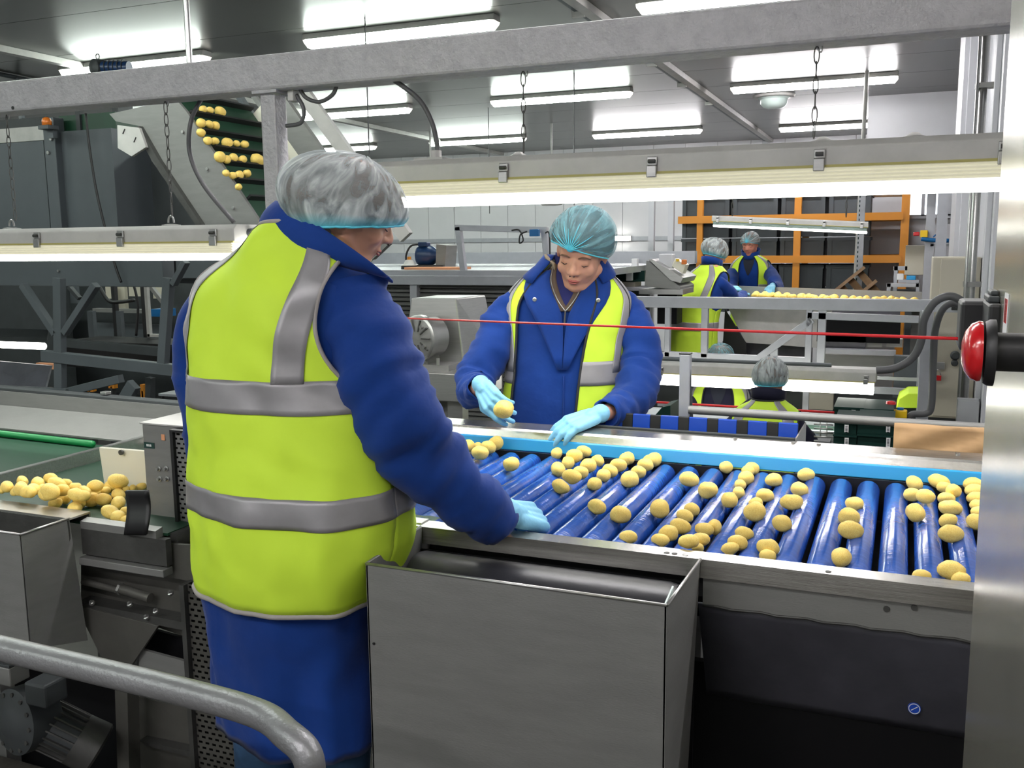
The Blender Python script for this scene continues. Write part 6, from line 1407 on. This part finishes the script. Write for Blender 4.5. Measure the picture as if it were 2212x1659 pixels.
# sweater in the V, fleece collar, lapels
cloth_patch('sweater', WT, 7.3, 11.9, lambda t: 90-2-9*(t-7.3), lambda t: 90+2+9*(t-7.3), .006, 'navy_knit', woman, nt=16, nu=16, solid=.003)
obj('sweater_neck', MB().grid([[wr[-1][0]+V((0, 0, -.02+.045*s_))+WT.Rt*(.062*math.cos(a))+WT.F*((.058)*math.sin(a)+.006) for a in [2*PI*j/32 for j in range(33)]] for s_ in (0, .33, .66, 1)]), 'navy_knit', woman, sm=0, solid=.006)
for sg in (-1, 1):
    strip('brown_zip_edge', WT, [(7.3, 90+sg*3, 9), (9, 90+sg*16, 15), (10.6, 90+sg*28, 16)], 0, .009, 'brown_cloth', woman)
    rows = []
    for i in range(13):
        s_ = i/12; u = 90+sg*(20+30*s_); b_ = WT.P(10.3+.7*s_, u, .010); up2 = V((0, 0, .014+.016*s_))+(b_-wr[-1][0]).normalized()*.02*V((1, 1, 0)).length*.3
        rows.append([b_-V((0, 0, .018)), b_+up2*.35, b_+up2*.7, b_+up2])
    obj('fleece_collar', MB().grid(rows), 'fleece', woman, sm=0, solid=.010)
    strip('lapel', WT, [(5.4, 90+sg*1.5, 3), (7.2, 90+sg*14, 24), (9, 90+sg*31, 32), (10.0, 90+sg*40, 34)], 0, .016, 'coat', woman)
    rows = []
    for i in range(13):
        s_ = i/12; u = 90+sg*(34+146*s_); k_ = min(1, s_*2.2)
        rows.append([WT.P(8.9+1.3*k_, u, .024), WT.P(9.6+1.0*k_, u, .030), WT.P(10.5+.6*k_, u, .030), WT.P(11.4, u, .020)+V((0, 0, .012*k_)), WT.P(11.8, u, .008)+V((0, 0, .022*k_))])
    obj('coat_collar', MB().grid(rows), 'coat', woman, sm=0, solid=.005)
    q = WT.P(7.95 if sg < 0 else 7.9, 90+sg*24, .022); obj('press_stud', MB().lathe(q, WT.F, [(0, .0075), (.002, .0075), (.003, .004), (.001, .0035)], 16), 'steel', woman, sm=30)
zp = [WT.P(t, 90-1*(11-t)*.3+sgn*9*(t-7.3), .013) for sgn in (1,) for t in (7.3, 8, 9, 10, 10.6)]
obj('zip', MB().tube(crv([WT.P(t, 90+8.0*(t-7.3), .014) for t in (7.3, 8, 9, 10, 10.5)], 5), .0022, 6), 'steel', woman, sm=0)
obj('zip', MB().tube(crv([WT.P(t, 90-8.0*(t-7.3), .014) for t in (7.3, 8, 9, 10, 10.5)], 5), .0022, 6), 'steel', woman, sm=0)
obj('zip_pull', MB().beam(WT.P(7.3, 90, .017), WT.P(6.8, 90, .024), .006, .003), 'black', woman, bevel=.001)
obj('coat_placket', MB().tube([WT.P(t, 90.6, .004) for t in [2+.25*i for i in range(14)]], .0022, 6), 'coat', woman, sm=0)
hp = ra['wrist']+V(ra['d']).normalized()*.10+V((.035, -.02, -.012))
potato(at(1088, 884, d=2.96), .066, ang=.4, label='potato held in the woman\'s raised glove')
# ---- the other workers
def std_person(label, hx, hy, d, yaw, H=1.0, lean=.12, hyaw=None, hpitch=20, hands=None, coat='coat', net='net_pale', knot=None, vest_open=None, skin='skin', seed=0, base_z=-.05, front=.05, skirt=True, legm='trousers', hair='hair_grey'):
    hc = at(hx, hy, d=d); ya = math.radians(yaw); F_ = V((math.sin(ya), math.cos(ya), 0)); Rr = V((math.cos(ya), -math.sin(ya), 0))
    tb_ = [(-1.08, .215, .155, 1), (-.95, .21, .155, 1), (-.78, .20, .15, .95), (-.64, .195, .145, .85), (-.52, .20, .145, .7), (-.42, .21, .14, .5), (-.34, .212, .125, .35), (-.27, .19, .105, .2), (-.22, .135, .09, .1), (-.185, .08, .075, .02), (-.15, .065, .065, 0)]
    rg = [(hc+V((0, 0, (z+.075)*H))-F_*(.05+lean*k), a*H, b*H, 0) for (z, a, b, k) in tb_]
    if not skirt: rg = rg[1:]
    arms = []
    for side, tgt in (hands or {}).items():
        s_ = 1 if side == 'r' else -1
        shp = rg[-5][0]+Rr*(.165*s_*H); sh0 = rg[-4][0]+Rr*(.10*s_*H)
        wr_ = V(tgt); mid = (shp+wr_)/2; elb = mid+Rr*(.07*s_)-V((0, 0, .10))-F_*.04
        dd_ = (wr_-elb).normalized()
        arms.append(dict(pts=[sh0, shp, shp.lerp(elb, .5)+Rr*(.012*s_), elb, elb.lerp(wr_, .5), wr_-dd_*.02], rs=[.05, .068, .068, .062, .052, .042], wrist=wr_, d=dd_+V((0, 0, -.2)), n=V((0, 0, 1)), thumb=-s_ if True else s_, curls=(.5, .5, .5, .5)))
    base = (rg[1][0].x, rg[1][0].y, base_z)
    t, T = person(label, base, ya, rg, hc, rotm(math.radians(hyaw if hyaw is not None else yaw), math.radians(hpitch)), arms, coat=coat, net=net, knot=knot, skin=skin, voxel=.009, netkw=dict(r=(.098, .12, .108), up=.02, hem=-.05, front=front, bag=.015, hair=hair, pleat=.004), seed=seed, fold=.004, hand_vox=.006, legm=legm)
    n = len(rg)-1
    if vest_open is None: vest(T, t, 1.2 if skirt else .4, n-.7, n-4.3, 2.0, 38, 3, [(n-7.6, n-7.1), (n-5.9, n-5.3)], n-5.4, off=.013, vu=[(296, 314, 300, 325), (226, 244, 215, 240)])
    else: vest(T, t, 1.2 if skirt else .4, n-.9, n-4.3, 2.0, 32, vest_open, [(n-6.1, n-5.6)], n-5.7, off=.013, vu=[(36, 22, 40, 18), (144, 158, 140, 162)])
    obj('collar', MB().grid([[rg[-1][0]+V((0, 0, -.05+.07*s_))+Rr*((.085+.01*s_)*math.cos(a))+F_*(.085*math.sin(a)+.01)-V((0, 0, .03*math.sin(a))) for a in [2*PI*j/32 for j in range(33)]] for s_ in (0, .5, 1)]), coat, t, sm=0, solid=.006)
    if vest_open is not None:
        cloth_patch('pullover', T, n-4.6, n-.4, lambda q_: 90-1-7*(q_-n+4.6), lambda q_: 90+1+7*(q_-n+4.6), .006, 'collar_dark', t, nt=10, nu=10)
    return t, T
zf_ = at(1590, 640, y=8.45).z
std_person('far worker seen from behind in yellow vest at the far sorting table', 1545, 546, 8.2, 30, 1.0, .22, hyaw=58, hpitch=25, hands={'r': at(1606, 636, y=8.62), 'l': at(1572, 622, y=8.75)}, seed=21, base_z=-.05, front=.03)
std_person('far worker facing the camera in blue coat under the far lamp', 1620, 528, 9.65, 186, 1.0, .10, hyaw=188, hpitch=18, hands={'l': at(1668, 618, y=9.2), 'r': at(1592, 628, y=9.2)}, vest_open=24, knot=(0, .112, .060), skin='skin_red', seed=31, base_z=-.05, front=.10, net='net_pale')
std_person('worker on the lower level seen from behind in navy coat and yellow vest', 1664, 820, 5.25, 4, 1.0, .10, hyaw=6, hpitch=15, hands={'r': at(1745, 965, y=5.62), 'l': at(1600, 955, y=5.62)}, coat='coat_dark', seed=41, base_z=ZF, front=.04)
std_person('worker on the lower level facing the camera, head cut by the lower lamp', 1555, 782, 6.55, 180, 1.0, .08, hyaw=180, hpitch=22, hands={'r': at(1490, 925, y=6.1), 'l': at(1560, 930, y=6.1)}, coat='coat_dark', vest_open=26, seed=51, base_z=ZF, front=.08, net='net_teal')
